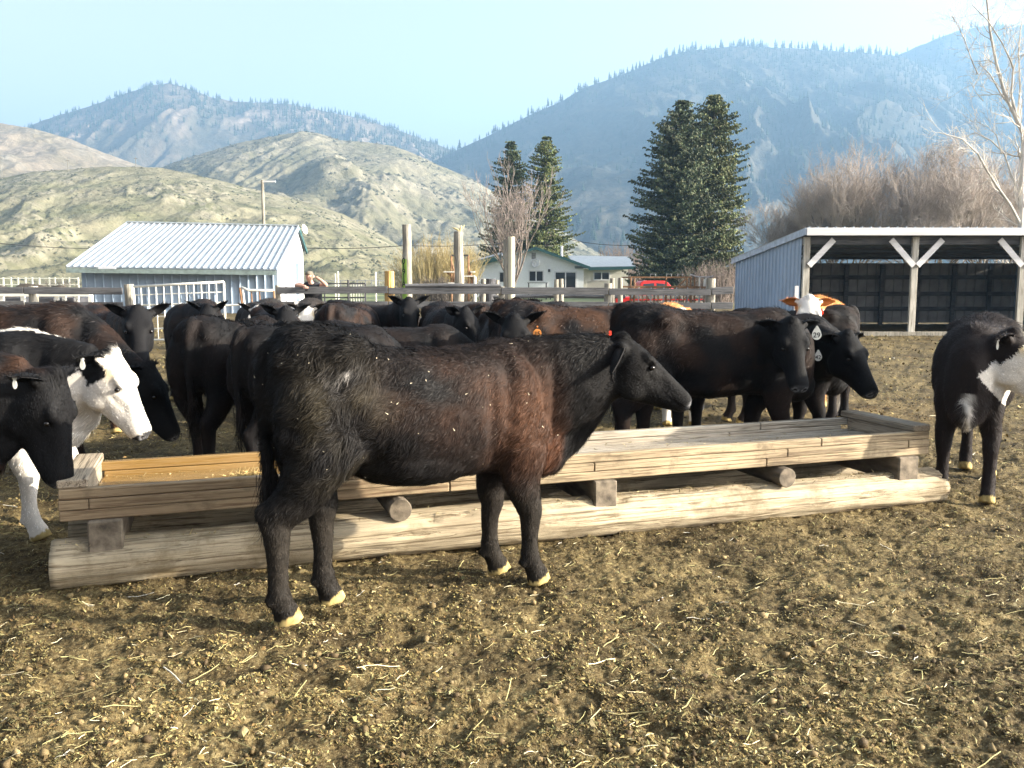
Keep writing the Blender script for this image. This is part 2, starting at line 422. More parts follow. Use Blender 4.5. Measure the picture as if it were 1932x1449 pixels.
    # eyes
    for sg in (-1, 1):
        c = M[:3, 3] + Rs @ np.array([.205, sg * .0875, .030])
        T = Soup(); T.blob(tuple(c), (.0155 * hs, .0155 * hs, .0155 * hs), n=12)
        mesh_np('eye', np.vstack(T.v), [np.array([f for f in T.f if len(f) == 4]), np.array([f for f in T.f if len(f) == 3])], EYE, root, smooth=True)
    # ears: cupped leaf, base at the side of the poll
    for sg in (-1, 1):
        if not ears[0 if sg < 0 else 1]: continue
        nu, nv = 11, 9; Lr = .160; E = []
        for a in range(nu):
            t = a / (nu - 1); wd = .056 * math.sin(math.pi * min(1, t * .93 + .10)) ** .75 * (1 - .15 * t) + .004
            for b in range(nv):
                s_ = (b / (nv - 1) * 2 - 1); cup = .030 * (1 - s_ * s_) * math.sin(math.pi * min(1, t + .15))
                E.append((.01 - (.045 + ear_back) * t + cup * -1.0, (.075 + Lr * t), .012 + s_ * wd - (.03 + ear_droop) * t - .0 * t))
        E = np.array(E); th = np.array([-.007, 0, 0])
        E2 = np.vstack([E, E + th]); E2[:, 1] *= sg
        F = []
        for a in range(nu - 1):
            for b in range(nv - 1):
                i = a * nv + b; F.append((i, i + 1, i + nv + 1, i + nv)); j = i + nu * nv; F.append((j + nv, j + nv + 1, j + 1, j))
            for b in (0, nv - 1):
                i = a * nv + b; F.append((i, i + nv, i + nv + nu * nv, i + nu * nv))
        for b in range(nv - 1):
            i = (nu - 1) * nv + b; F.append((i, i + 1, i + 1 + nu * nv, i + nu * nv))
        EV = E2 @ Rs.T + M[:3, 3]
        ec = coat(EV, (E2 * 0 + np.array([-.01, sg * .16, .0])), np.ones(len(EV)), rs, ear=True) if True else None
        mesh_np('ear', EV, np.array(F), HIDE, root, col=ec, smooth=True)
        if hairs:
            # fringe of hair round the ear
            idx = rs.randint(0, nu * nv, 260 if hairs > 20000 else 120)
            o = EV[idx]; d = (EV[idx] - (M[:3, 3] + Rm @ np.array([-.0, sg * .15, .0]))); d /= np.linalg.norm(d, axis=1)[:, None] + 1e-6
            d = d + rs.normal(0, .35, d.shape); d /= np.linalg.norm(d, axis=1)[:, None]
            ribbons('ear_hair', o, d, rs.normal(size=d.shape), .016 * (1 + rs.rand(len(o))), .0016 * hairw, ec[idx] * 1.5, root, rs)
    if name == 'cow' and hairs > 60000:
        ok = np.where((V[:, 2] > .6) & (V[:, 0] < .7) & (nr[:, 1] < -.3))[0]; k = rs.choice(ok, 46); dd = rs.normal(size=(46, 3)); dd -= nr[k] * (dd * nr[k]).sum(1)[:, None]; dd /= np.linalg.norm(dd, axis=1)[:, None]
        ribbons('straw_flecks', V[k] + nr[k] * .016, dd, nr[k], rs.gamma(2, .005, 46), .0020, np.tile((.50, .44, .32), (46, 1)), root, rs, bend=.1)
    if hairs: grow_coat(root, me, V, nr, Hc, ish, legm, col, hairs, hairlen, hairw, rs, tuft, M, Rm, seed, tail)
    for tg in tags: ear_tag(root, M, Rm, **tg)
    return root, M, Rm

def ribbons(name, O, D, Nn, ln, w, col, parent, rs, bend=.5, seg=2, droop=None):
    """thin tapered blades; O origin, D direction, Nn surface normal"""
    n = len(O); ln = np.asarray(ln).reshape(-1, 1) * np.ones((n, 1)); w = np.asarray(w).reshape(-1, 1) * np.ones((n, 1))
    side = np.cross(D, Nn); side /= np.linalg.norm(side, axis=1)[:, None] + 1e-9
    side = side + Nn * rs.normal(0, .45, (n, 1)); side /= np.linalg.norm(side, axis=1)[:, None] + 1e-9
    bd = -Nn * bend + rs.normal(0, .25, (n, 3))
    if droop is not None: bd = bd + droop
    V = []
    for k in range(seg + 1):
        t = k / seg; c = O + D * ln * t + bd * ln * (t * t * .5); ww = w * (1 - .85 * t)
        V += [c - side * ww, c + side * ww]
    V = np.stack(V, 1).reshape(-1, 3); m = 2 * (seg + 1); b = np.arange(n)[:, None] * m
    F = np.concatenate([b + np.array([[2 * k, 2 * k + 1, 2 * k + 3, 2 * k + 2]]) for k in range(seg)])
    C = np.repeat(np.clip(col, 0, 1), m, axis=0)
    return mesh_np(name, V, F, HAIR, parent, col=C, smooth=True)

def grow_coat(root, me, V, nr, Hc, ish, legm, col, count, hl, hw, rs, tuft, M, Rm, seed, tail):
    me.calc_loop_triangles(); nt = len(me.loop_triangles)
    tri = np.empty(nt * 3, dtype=np.int32); me.loop_triangles.foreach_get('vertices', tri); tri = tri.reshape(-1, 3)
    a, b, c = V[tri[:, 0]], V[tri[:, 1]], V[tri[:, 2]]
    ar = np.linalg.norm(np.cross(b - a, c - a), axis=1); cen = (a + b + c) / 3
    wgt = ar.copy(); wgt[cen[:, 2] < .055] = 0
    lg = 1 - sstep(.42, .55, cen[:, 2]); hd = ish[tri].mean(1); wgt *= (1 + .5 * lg + 1.8 * hd)
    pick = np.searchsorted(np.cumsum(wgt) / wgt.sum(), rs.rand(count)); pick = np.clip(pick, 0, nt - 1)
    u = rs.rand(count, 1); v = rs.rand(count, 1); fl = (u + v) > 1; u = np.where(fl, 1 - u, u); v = np.where(fl, 1 - v, v)
    T = tri[pick]; O = V[T[:, 0]] * (1 - u - v) + V[T[:, 1]] * u + V[T[:, 2]] * v
    n = nr[T[:, 0]]; cc = col[T[:, 0]]; hm = ish[T[:, 0]]; H = Hc[T[:, 0]]
    # flow of the coat
    d = np.stack([np.full(count, -.75), np.zeros(count), np.full(count, -.62)], 1)
    nz = np.stack([fbm(O * 9 + 3 + 17 * k + seed, 2) for k in range(3)], 1); nz2 = np.stack([pnoise(O * 32 + 31 * k + seed) for k in range(3)], 1)
    rump = np.exp(-(((O - np.array([-.45, 0, .85])) / np.array([.24, .6, .26])) ** 2).sum(1))[:, None]
    d = d + nz * (0.9 + 1.5 * rump) + nz2 * (.55 + .8 * rump) + rs.normal(0, .16, (count, 3))
    hdir = Rm @ np.array([-1., 0, -.1]); d = d * (1 - hm[:, None]) + (hdir * 1.0 + nz2 * .25 + rs.normal(0, .12, (count, 3))) * hm[:, None]
    lm = (1 - sstep(.40, .52, O[:, 2]))[:, None]; d = d * (1 - lm) + (np.array([-.15, 0, -1.]) + nz2 * .35 + rs.normal(0, .1, (count, 3))) * lm
    d = d - n * (d * n).sum(1)[:, None]; d /= np.linalg.norm(d, axis=1)[:, None] + 1e-6
    lift = .30 + .25 * rump[:, 0] + .12 * rs.rand(count); top = sstep(1.05, 1.15, O[:, 2]) * (1 - hm)
    lift = lift + .35 * top; lift = lift * (1 - hm * .35)
    d = d + n * lift[:, None]; d /= np.linalg.norm(d, axis=1)[:, None]
    L = .021 + .022 * rump[:, 0] + .012 * top
    L = L * (1 - .62 * hm) * (1 - .50 * lm[:, 0]) * rs.uniform(.55, 1.35, count) * hl
    br = np.exp(-(((O - np.array([.70, 0, .58])) / np.array([.22, .3, .14])) ** 2).sum(1)); L = L * (1 + .9 * br)
    pt = np.exp(-(((H - np.array([-.0, 0, .08])) / np.array([.06, .07, .07])) ** 2).sum(1)); L = L * (1 + 2.6 * pt * tuft)
    var = np.exp(rs.normal(0, .32, (count, 1)) + .55 * nz2[:, :1])
    w = .0010 * hw * (1 + .4 * rs.rand(count))
    ribbons('coat', O, d, n, L, w, cc * var * 1.12, root, rs, droop=np.array([0, 0, -.25]))
    if tail:   # switch
        k = max(160, count // 90); o = np.array([-.668, 0, .56]) + rs.normal(0, .018, (k, 3)) * (1, 1, 4)
        dd = np.array([0, 0, -1.]) + rs.normal(0, .12, (k, 3)); tc = np.tile(np.array([.012, .010, .009]), (k, 1)) * rs.uniform(.5, 2, (k, 1))
        ribbons('tail_switch', o, dd / np.linalg.norm(dd, axis=1)[:, None], rs.normal(size=(k, 3)), rs.uniform(.05, .14, k), .0018 * hw, tc, root, rs, bend=.1, seg=3)

def text_mesh(name, s, size, mat, parent, M4, thick=.0006, yscale=1.0):
    cu = bpy.data.curves.new(name, 'FONT'); cu.body = s; cu.size = size; cu.extrude = thick; cu.align_x = 'CENTER'; cu.align_y = 'CENTER'
    cu.offset = size * .012
    o = bpy.data.objects.new(name, cu); link(o); dg = bpy.context.evaluated_depsgraph_get()
    me = bpy.data.meshes.new_from_object(o.evaluated_get(dg)); bpy.data.objects.remove(o)
    me.transform(Matrix(M4) if not isinstance(M4, Matrix) else M4)
    me.materials.append(mat); t = bpy.data.objects.new(name, me); t.parent = parent; link(t); return t

TAGM = {}
def tagmat(k):
    if k not in TAGM:
        TAGM[k] = simple('tag_' + k, {'white': (.72, .72, .66), 'orange': (.85, .33, .08), 'red': (.62, .045, .02), 'ink': (.012, .012, .014)}[k], .45, var=.06)
    return TAGM[k]
def ear_tag(root, M, Rm, side=1, text='', colour='white', at=(-.02, .19, -.02), size=.034, face=None, shape='drop', length=1.0, up=None):
    """plastic tag hanging from the ear; at = head-local point, face = root-local facing direction"""
    a = np.array(at, float); a[1] *= side; p = Vector((M[:3, 3] + Rm @ a))
    f = Vector(face if face is not None else (0, -1, 0)).normalized()
    z = Vector(up) if up is not None else Vector((0, 0, 1)); x = z.cross(f).normalized() * -1; x = f.cross(z).normalized() * -1
    x = z.cross(f).normalized(); z = f.cross(x).normalized()
    T = Matrix(((x.x, z.x, f.x, p.x), (x.y, z.y, f.y, p.y), (x.z, z.z, f.z, p.z), (0, 0, 0, 1)))
    n = 22; pts = []
    for k in range(n):
        an = 2 * math.pi * k / n; r = size
        X = math.cos(an) * r * .92; Yv = math.sin(an) * r
        if shape == 'drop' and Yv > 0: X *= (1 - .62 * (Yv / r) ** 1.3); Yv *= 1.75
        pts.append((X, Yv * length - size * 1.6 * length))
    V = [(X, Yv, 0.0) for X, Yv in pts] + [(X, Yv, -.0025) for X, Yv in pts]
    F = [tuple(range(n)), tuple(range(2 * n - 1, n - 1, -1))] + [(k, k + n, (k + 1) % n + n, (k + 1) % n) for k in range(n)]
    mb = MB(); mb.add([T @ Vector(v) for v in V], F); mb.add(*[[T @ Vector((math.cos(q) * .007, math.sin(q) * .007 - .004, h)) for h in (-.012, .006) for q in np.arange(8) * math.pi / 4],
        [tuple(range(8)), tuple(range(15, 7, -1))] + [(k, (k + 1) % 8, (k + 1) % 8 + 8, k + 8) for k in range(8)]])
    t = mb.build('ear_tag', tagmat(colour), root)
    if text:
        text_mesh('tag_number', text, size * 1.35, tagmat('ink'), t, T @ Matrix.Translation((0, -size * 1.72 * length, .0012)))
    return t

# ------- coats
def mixv(a, b, t): return np.asarray(a) * (1 - t[:, None]) + np.asarray(b) * t[:, None]
def coat_black(brown=0.0, bx=(.1, .8), tone=1.0, face=None):
    def f(V, H, ish, rs, ear=False):
        n = fbm(V * 5 + 2, 3)
        c = np.tile(np.array([.0056, .0055, .0060]) * tone, (len(V), 1))
        if brown:
            k = np.clip(brown * (sstep(-.25, .45, n + .1)), 0, 1) * (1 - ish)
            c = mixv(c, (.040, .019, .010), k)
        return c
    return f
def coat_main(V, H, ish, rs, ear=False):
    n = fbm(V * 4.5 + 2, 3); n2 = fbm(V * 14, 2)
    c = np.tile(np.array([.0066, .0060, .0060]), (len(V), 1))
    if ear: return c
    g1 = np.exp(-(((V[:, 0] - .47) / .19) ** 2 + ((V[:, 2] - .80) / .24) ** 2)); g2_ = .75 * np.exp(-(((V[:, 0] - .12) / .34) ** 2 + ((V[:, 2] - .93) / .17) ** 2))
    kk = np.clip((g1 * 1.15 * (.9 + .5 * n) + g2_ * (.55 + 1.3 * n)) * (1 - sstep(.62, .74, V[:, 0])), 0, 1) * (1 - ish)
    c = mixv(c, (.047, .0215, .0115), kk)
    red = np.exp(-(((V[:, 0] - .66) / .07) ** 2 + ((V[:, 2] - .64) / .11) ** 2)); c = mixv(c, (.085, .033, .015), np.clip(red * .7, 0, 1)); c = mixv(c, (.006, .0055, .0055), sstep(.71, .78, V[:, 0]))
    leg = (1 - sstep(.35, .6, V[:, 2])); c = mixv(c, (.022, .018, .0135), leg * (.6 + .5 * n))
    ol = np.exp(-(((V[:, 0] + .42) / .2) ** 2 + ((V[:, 2] - .88) / .25) ** 2)) * sstep(-.3, .3, n); c = mixv(c, (.026, .021, .012), ol)  # olive sheen of the sunlit haunch painted into the coat
    wp = np.exp(-(((V[:, 0] + .40) / .055) ** 2 + ((V[:, 2] - 1.065) / .03) ** 2)) * sstep(-.1, .25, n2) * (V[:, 1] < 0); c = mixv(c, (.30, .28, .26), np.clip(wp, 0, 1))
    return c
def coat_white_face(jaw=False, throat=True, legs=True, poll=True, body=(.006, .0058, .0062), white=(.62, .58, .52), stripe=True, chest=True, lim=-.02):
    def f(V, H, ish, rs, ear=False):
        c = np.tile(np.array(body), (len(V), 1)); n = fbm(V * 11 + 4, 3) * .045
        if ear: return c
        w = sstep(lim, lim + .03, H[:, 0] + n + .4 * H[:, 2] * 0) * (ish > .3)
        cheek = (H[:, 0] < .11) & (np.abs(H[:, 1]) > .055) & (H[:, 2] < .02) & (H[:, 2] > -.12); w = np.where(cheek, 0, w)
        if throat:
            under = sstep(-.07, -.13, H[:, 2] + n) * (H[:, 0] > -.5) * (V[:, 0] > .45) * sstep(.0, .05, .62 + .45 * (V[:, 0] - .5) - V[:, 2] + n)
            w = np.maximum(w, under)
            spot = np.exp(-(((H[:, 0] + .10) / .05) ** 2 + ((H[:, 2] + .16) / .06) ** 2)) > .5; w = np.where(spot, 0, w)
        if jaw:
            w = np.where(H[:, 0] + n * .6 < .085, 0, w)
            w = np.maximum(w, sstep(-.10, -.13, H[:, 2] + n) * (H[:, 0] > .09) * (ish > .3))
            w = np.maximum(w, np.exp(-((V[:, 1] - .02 + n) / .022) ** 2) * (V[:, 0] > .6) * (V[:, 2] < .74) * (V[:, 2] > .48) * .8)
        if chest: w = np.maximum(w, sstep(.60, .66, V[:, 0] + n) * (V[:, 2] < .78) * (1 - ish) )
        if legs: w = np.maximum(w, (1 - sstep(.44, .50, V[:, 2] + n)) * (V[:, 0] > 0))
        if stripe: w = np.maximum(w, (np.abs(V[:, 1]) < .035 + n * 1.2) * (V[:, 2] > 1.0) * (V[:, 0] > .28) * (V[:, 0] < .72) * 1.0)
        w = np.clip(w, 0, 1); c = mixv(c, white, w)
        cr = np.exp(-(((H[:, 0] - .10) / .05) ** 2 + ((np.abs(H[:, 1]) - .09) / .03) ** 2 + ((H[:, 2] - .04) / .04) ** 2)) * (ish > .3); c = mixv(c, (.50, .38, .18), np.clip(cr * w * .8, 0, 1))
        return c
    return f
# ================================================================ ground, straw, crumbs
def pile(x, y):
    p = np.stack([x, y, np.zeros_like(x)], 1); return sstep(-.22, .22, fbm(p * (6.5, 8.5, 1) + 77, 3) + .35 * fbm(p * 1.4 + 9, 2))
def gheight(x, y):
    p = np.stack([x, y, np.zeros_like(x)], 1); d = np.hypot(x, y)
    big = fbm(p * 1.1, 2) * .018 - .022 * sstep(.12, .42, fbm(p * 3.1 + 41, 2))
    mid = fbm(p * 5.5 + 9, 3) * .028
    fine = fbm(p * 19 + 4, 3, ridged=True) * .013
    tiny = fbm(p * 58, 2) * .006 * (1 - sstep(5, 9, d))
    return big + mid * .8 + fine + tiny + .016 * pile(x, y) - .020
def build_ground():
    ys = [1.2]
    while ys[-1] < 9000:
        y = ys[-1]; ys.append(y + max(.0075, y * y * .00105) if y < 30 else y * 1.035)
    ys = np.array(ys); us = np.linspace(-1.0, 1.0, 900)
    X = us[None, :] * (ys[:, None] + .6); Y = np.repeat(ys[:, None], len(us), 1)
    x = X.ravel(); y = Y.ravel(); z = np.zeros_like(x); nr = y < 45
    z[nr] = gheight(x[nr], y[nr]) * (1 - sstep(30, 45, y[nr]))
    m, n = X.shape; idx = np.arange(m * n).reshape(m, n)
    F = np.stack([idx[:-1, :-1], idx[:-1, 1:], idx[1:, 1:], idx[1:, :-1]], -1).reshape(-1, 4)
    # apron behind and beside the camera, edge to edge with the fine sheet
    e0 = len(x); V = np.stack([x, y, z], 1)
    ex = np.array([(-9000, -60, -.01), (9000, -60, -.01), (9000, 9000, -.01), (-9000, 9000, -.01)])
    lf = idx[:, 0]; rt = idx[:, -1]
    V = np.vstack([V, ex]); a, b, c, d = e0, e0 + 1, e0 + 2, e0 + 3
    T = [(a, b, lf[0])] + [(b, rt[0], lf[0])]
    T += [(a, lf[i], lf[i + 1]) for i in range(m - 1)] + [(a, lf[-1], d)] + [(b, rt[i + 1], rt[i]) for i in range(m - 1)] + [(b, c, rt[-1])]
    return mesh_np('ground', V, [F, np.array(T)], GROUND, smooth=True)
def ground_mat():
    m, nt, bs = new_mat('dirt')
    v = coords(nt); n1 = noise(nt, v, 1.3, 6, .62); n2 = noise(nt, v, 26, 6, .65, .4); n3 = noise(nt, v, 90, 4, .7)
    c = ramp(nt, [(.28, (.028, .020, .010)), (.43, (.080, .057, .024)), (.57, (.15, .112, .050)), (.74, (.25, .20, .098))], n2)
    damp = ramp(nt, [(.40, (.42, .40, .39)), (.58, (1, 1, 1))], n1)
    c = mixc(nt, 1.0, c, damp, 'MULTIPLY')
    c = mixc(nt, ramp(nt, [(.55, (0, 0, 0)), (.72, (.7,) * 3)], n3), c, (.34, .29, .16))
    # pasture beyond the yard
    geo = N(nt, 'ShaderNodeNewGeometry'); sp = N(nt, 'ShaderNodeSeparateXYZ'); nt.links.new(geo.outputs['Position'], sp.inputs[0])
    far = N(nt, 'ShaderNodeMapRange', i_1=46.0, i_2=60.0); nt.links.new(sp.outputs['Y'], far.inputs[0])
    g = ramp(nt, [(.35, (.10, .125, .045)), (.65, (.19, .19, .085))], noise(nt, coords(nt, (.02, .05, 1)), 3, 5))
    c = mixc(nt, far.outputs[0], c, g)
    nt.links.new(c, bs.inputs['Base Color']); bs.inputs['Roughness'].default_value = .9; bs.inputs['Specular IOR Level'].default_value = .15
    bump(nt, bs, n2, .9, .02); return m
GROUND = ground_mat()
tag(build_ground(), kind='structure')
DEBRIS = vcol_mat('litter', rough=.75, spec=.2)
def scatter_xy(n, y0, y1, rs, umax=.72):
    # density falls with the square of the distance
    t = rs.rand(n); y = 1 / (1 / y0 - t * (1 / y0 - 1 / y1)); x = rs.uniform(-umax, umax, n) * y; return x, y
def litter():
    rs = np.random.RandomState(3); n = 360000
    x, y = scatter_xy(n, 2.1, 26, rs)
    keep = pile(x, y) * 1.3 + rs.normal(0, .22, n) > .42
    x, y = x[keep], y[keep]; n = len(x); z = gheight(x, y)
    k = np.maximum(1, y / 4.5); soil = rs.rand(n) < .35
    L = np.where(soil, rs.gamma(2.2, .0014, n) + .0012, rs.gamma(2.2, .0020, n) + .0018) * k; Wd = L * np.where(soil, rs.uniform(.5, .9, n), rs.uniform(.10, .38, n))
    an = rs.uniform(0, 2 * np.pi, n); el = rs.normal(0, .55, n)
    d = np.stack([np.cos(an) * np.cos(el), np.sin(an) * np.cos(el), np.sin(el)], 1)
    s = np.stack([-np.sin(an), np.cos(an), rs.normal(0, .6, n)], 1); s /= np.linalg.norm(s, axis=1)[:, None]
    up = np.cross(d, s); c = np.stack([x, y, z + L * .35], 1); bw = rs.uniform(-.5, .8, n)
    V = np.stack([c - d * L[:, None] - s * Wd[:, None] * .6, c - s * Wd[:, None] + up * (L * bw)[:, None] * .6, c + d * L[:, None] + s * (L * .3 * rs.normal(size=n))[:, None], c + s * Wd[:, None] + up * (L * bw)[:, None] * .5], 1).reshape(-1, 3)
    b = np.arange(n)[:, None] * 4; F = np.concatenate([b + np.array([[0, 1, 3]]), b + np.array([[1, 2, 3]])])
    pal = np.array([(.12, .082, .032), (.22, .165, .060), (.29, .232, .098), (.235, .215, .09), (.38, .315, .165), (.055, .038, .02), (.17, .105, .04)])
    w = np.array([.18, .27, .21, .12, .06, .09, .07]); C = pal[rs.choice(7, n, p=w)] * rs.uniform(.7, 1.25, (n, 1))
    big = sstep(-.25, .3, fbm(np.stack([x, y, x * 0], 1) * .7 + 3, 2))[:, None]; C = C * (.60 + .55 * big)
    o = mesh_np('ground_litter', V, F, DEBRIS, col=np.repeat(C, 4, 0)); tag(o, kind='stuff')
def clods():
    rs = np.random.RandomState(5); n = 4500; x, y = scatter_xy(n, 2.1, 16, rs)
    p = np.stack([x, y, x * 0], 1); keep = fbm(p * 3.2 + 50, 3) + rs.normal(0, .2, n) > .02
    x, y = x[keep], y[keep]; n = len(x); z = gheight(x, y)
    ico = bmesh.new(); bmesh.ops.create_icosphere(ico, subdivisions=1, radius=1); iv = np.array([v.co[:] for v in ico.verts]); f = np.array([[v.index for v in q.verts] for q in ico.faces]); ico.free()
    r = rs.gamma(2.0, .0026, n) * np.maximum(1, y / 6) + .002; r = np.minimum(r, .016)
    V = iv[None] * (1 + rs.normal(0, .22, (n, len(iv), 1))) * (r[:, None] * rs.uniform(.7, 1.4, (n, 3)))[:, None, :] + np.stack([x, y, z + r * .25], 1)[:, None]
    F = (f[None] + (np.arange(n) * len(iv))[:, None, None]).reshape(-1, 3)
    pal = np.array([(.12, .085, .040), (.17, .125, .058), (.075, .052, .026), (.20, .15, .075)]); C = pal[rs.choice(4, n)] * rs.uniform(.7, 1.2, (n, 1))
    o = mesh_np('dirt_clods', V.reshape(-1, 3), F, DEBRIS, col=np.repeat(C, len(iv), 0)); tag(o, kind='stuff')
def straw():
    rs = np.random.RandomState(11); V = []; F = []; C = []; b = 0
    n = 1500; X, Y = scatter_xy(n, 2.1, 17, rs)
    for i in range(n):
        x, y = X[i], Y[i]; big = rs.rand() < .10; L = rs.uniform(.05, .17) if big else rs.uniform(.015, .07); w = rs.uniform(.0016, .0030) if big else rs.uniform(.0010, .0022)
        w *= max(1, y / 5)
        if rs.rand() < .15: an = rs.uniform(0, np.pi)
        else: an = rs.normal(.45, .55)
        k = 5; cur = rs.normal(0, .5); el = rs.normal(0, .12); pts = []
        px, py = x, y; a2 = an
        for q in range(k):
            pts.append((px, py)); px += math.cos(a2) * L / (k - 1); py += math.sin(a2) * L / (k - 1); a2 += cur / k + (rs.normal(0, .7) if rs.rand() < .08 else 0)
        pts = np.array(pts); hz = gheight(pts[:, 0], pts[:, 1]); lo = hz.max() + .002
        t = np.linspace(0, 1, k); z = np.maximum(hz, lo - .010) + el * L * (t - .5) + w + .003
        sx, sy = -math.sin(an), math.cos(an)
        for q in range(k):
            V += [(pts[q, 0] - sx * w, pts[q, 1] - sy * w, z[q]), (pts[q, 0], pts[q, 1], z[q] + w), (pts[q, 0] + sx * w, pts[q, 1] + sy * w, z[q])]
        for q in range(k - 1):
            j = b + 3 * q; F += [(j, j + 3, j + 4, j + 1), (j + 1, j + 4, j + 5, j + 2), (j + 2, j + 5, j + 3, j)]
        c = [(.66, .58, .38), (.42, .36, .17), (.34, .31, .14), (.68, .64, .54)][rs.choice(4, p=[.22, .36, .34, .08])] * np.array(rs.uniform(.7, 1.1)); C += [c] * (3 * k); b += 3 * k
    o = mesh_np('straw', V, np.array(F), DEBRIS, col=np.array(C)); tag(o, kind='stuff')
litter(); clods(); straw()
# ================================================================ feed trough on log skids
def wet(nt, c):
    sp = N(nt, 'ShaderNodeSeparateXYZ'); tc = N(nt, 'ShaderNodeTexCoord'); nt.links.new(tc.outputs['Object'], sp.inputs[0])
    mr = N(nt, 'ShaderNodeMapRange', i_1=1.75, i_2=2.15); mr.inputs[3].default_value = 1; mr.inputs[4].default_value = 0
    nz = noise(nt, coords(nt), 4, 3); ad = N(nt, 'ShaderNodeMath', operation='MULTIPLY_ADD'); nt.links.new(nz, ad.inputs[0]); ad.inputs[1].default_value = .8
    nt.links.new(sp.outputs['X'], ad.inputs[2]); nt.links.new(ad.outputs[0], mr.inputs[0])
    return mixc(nt, mr.outputs[0], c, mixc(nt, .85, c, (.20, .112, .024)))
def shade_and_mud(nt, c):
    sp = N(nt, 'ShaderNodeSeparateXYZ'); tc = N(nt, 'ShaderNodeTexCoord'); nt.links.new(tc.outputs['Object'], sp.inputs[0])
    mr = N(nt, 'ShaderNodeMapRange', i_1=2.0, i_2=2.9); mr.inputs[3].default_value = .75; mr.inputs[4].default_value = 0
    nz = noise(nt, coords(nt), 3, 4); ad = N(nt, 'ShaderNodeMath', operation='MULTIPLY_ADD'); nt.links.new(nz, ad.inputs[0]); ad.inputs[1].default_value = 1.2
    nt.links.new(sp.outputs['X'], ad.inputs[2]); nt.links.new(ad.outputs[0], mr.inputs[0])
    c = mixc(nt, mr.outputs[0], c, mixc(nt, .6, c, (.13, .075, .038)))  # left part browned: the cow's shade painted into the plank colour
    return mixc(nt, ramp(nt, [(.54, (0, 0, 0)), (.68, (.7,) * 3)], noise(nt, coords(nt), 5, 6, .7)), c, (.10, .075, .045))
WOOD_SIDE = wood('plank_side', (.16, .11, .065), (.44, .35, .22), 'X', 1.0, cracks=.4, extra=shade_and_mud)
WOOD_IN = wood('plank_inside', (.20, .165, .12), (.46, .41, .33), 'X', 1.0, extra=wet, rough=.22)
WOOD_ENDB = wood('plank_end', (.17, .13, .09), (.40, .33, .24), 'Y', 1.0)
WOOD_LOG = wood('log_wood', (.20, .15, .09), (.50, .42, .285), 'X', .75, cracks=1.0, extra=lambda nt, c: mixc(nt, ramp(nt, [(.50, (0, 0, 0)), (.66, (.75,) * 3)], noise(nt, coords(nt), 3.5, 7, .72)), c, (.14, .105, .055)))
WOOD_BLOCK = simple('block_wood', (.135, .11, .08), .85, var=.6, nscale=16, bmp=.6, stretch=(1, .3, 1))
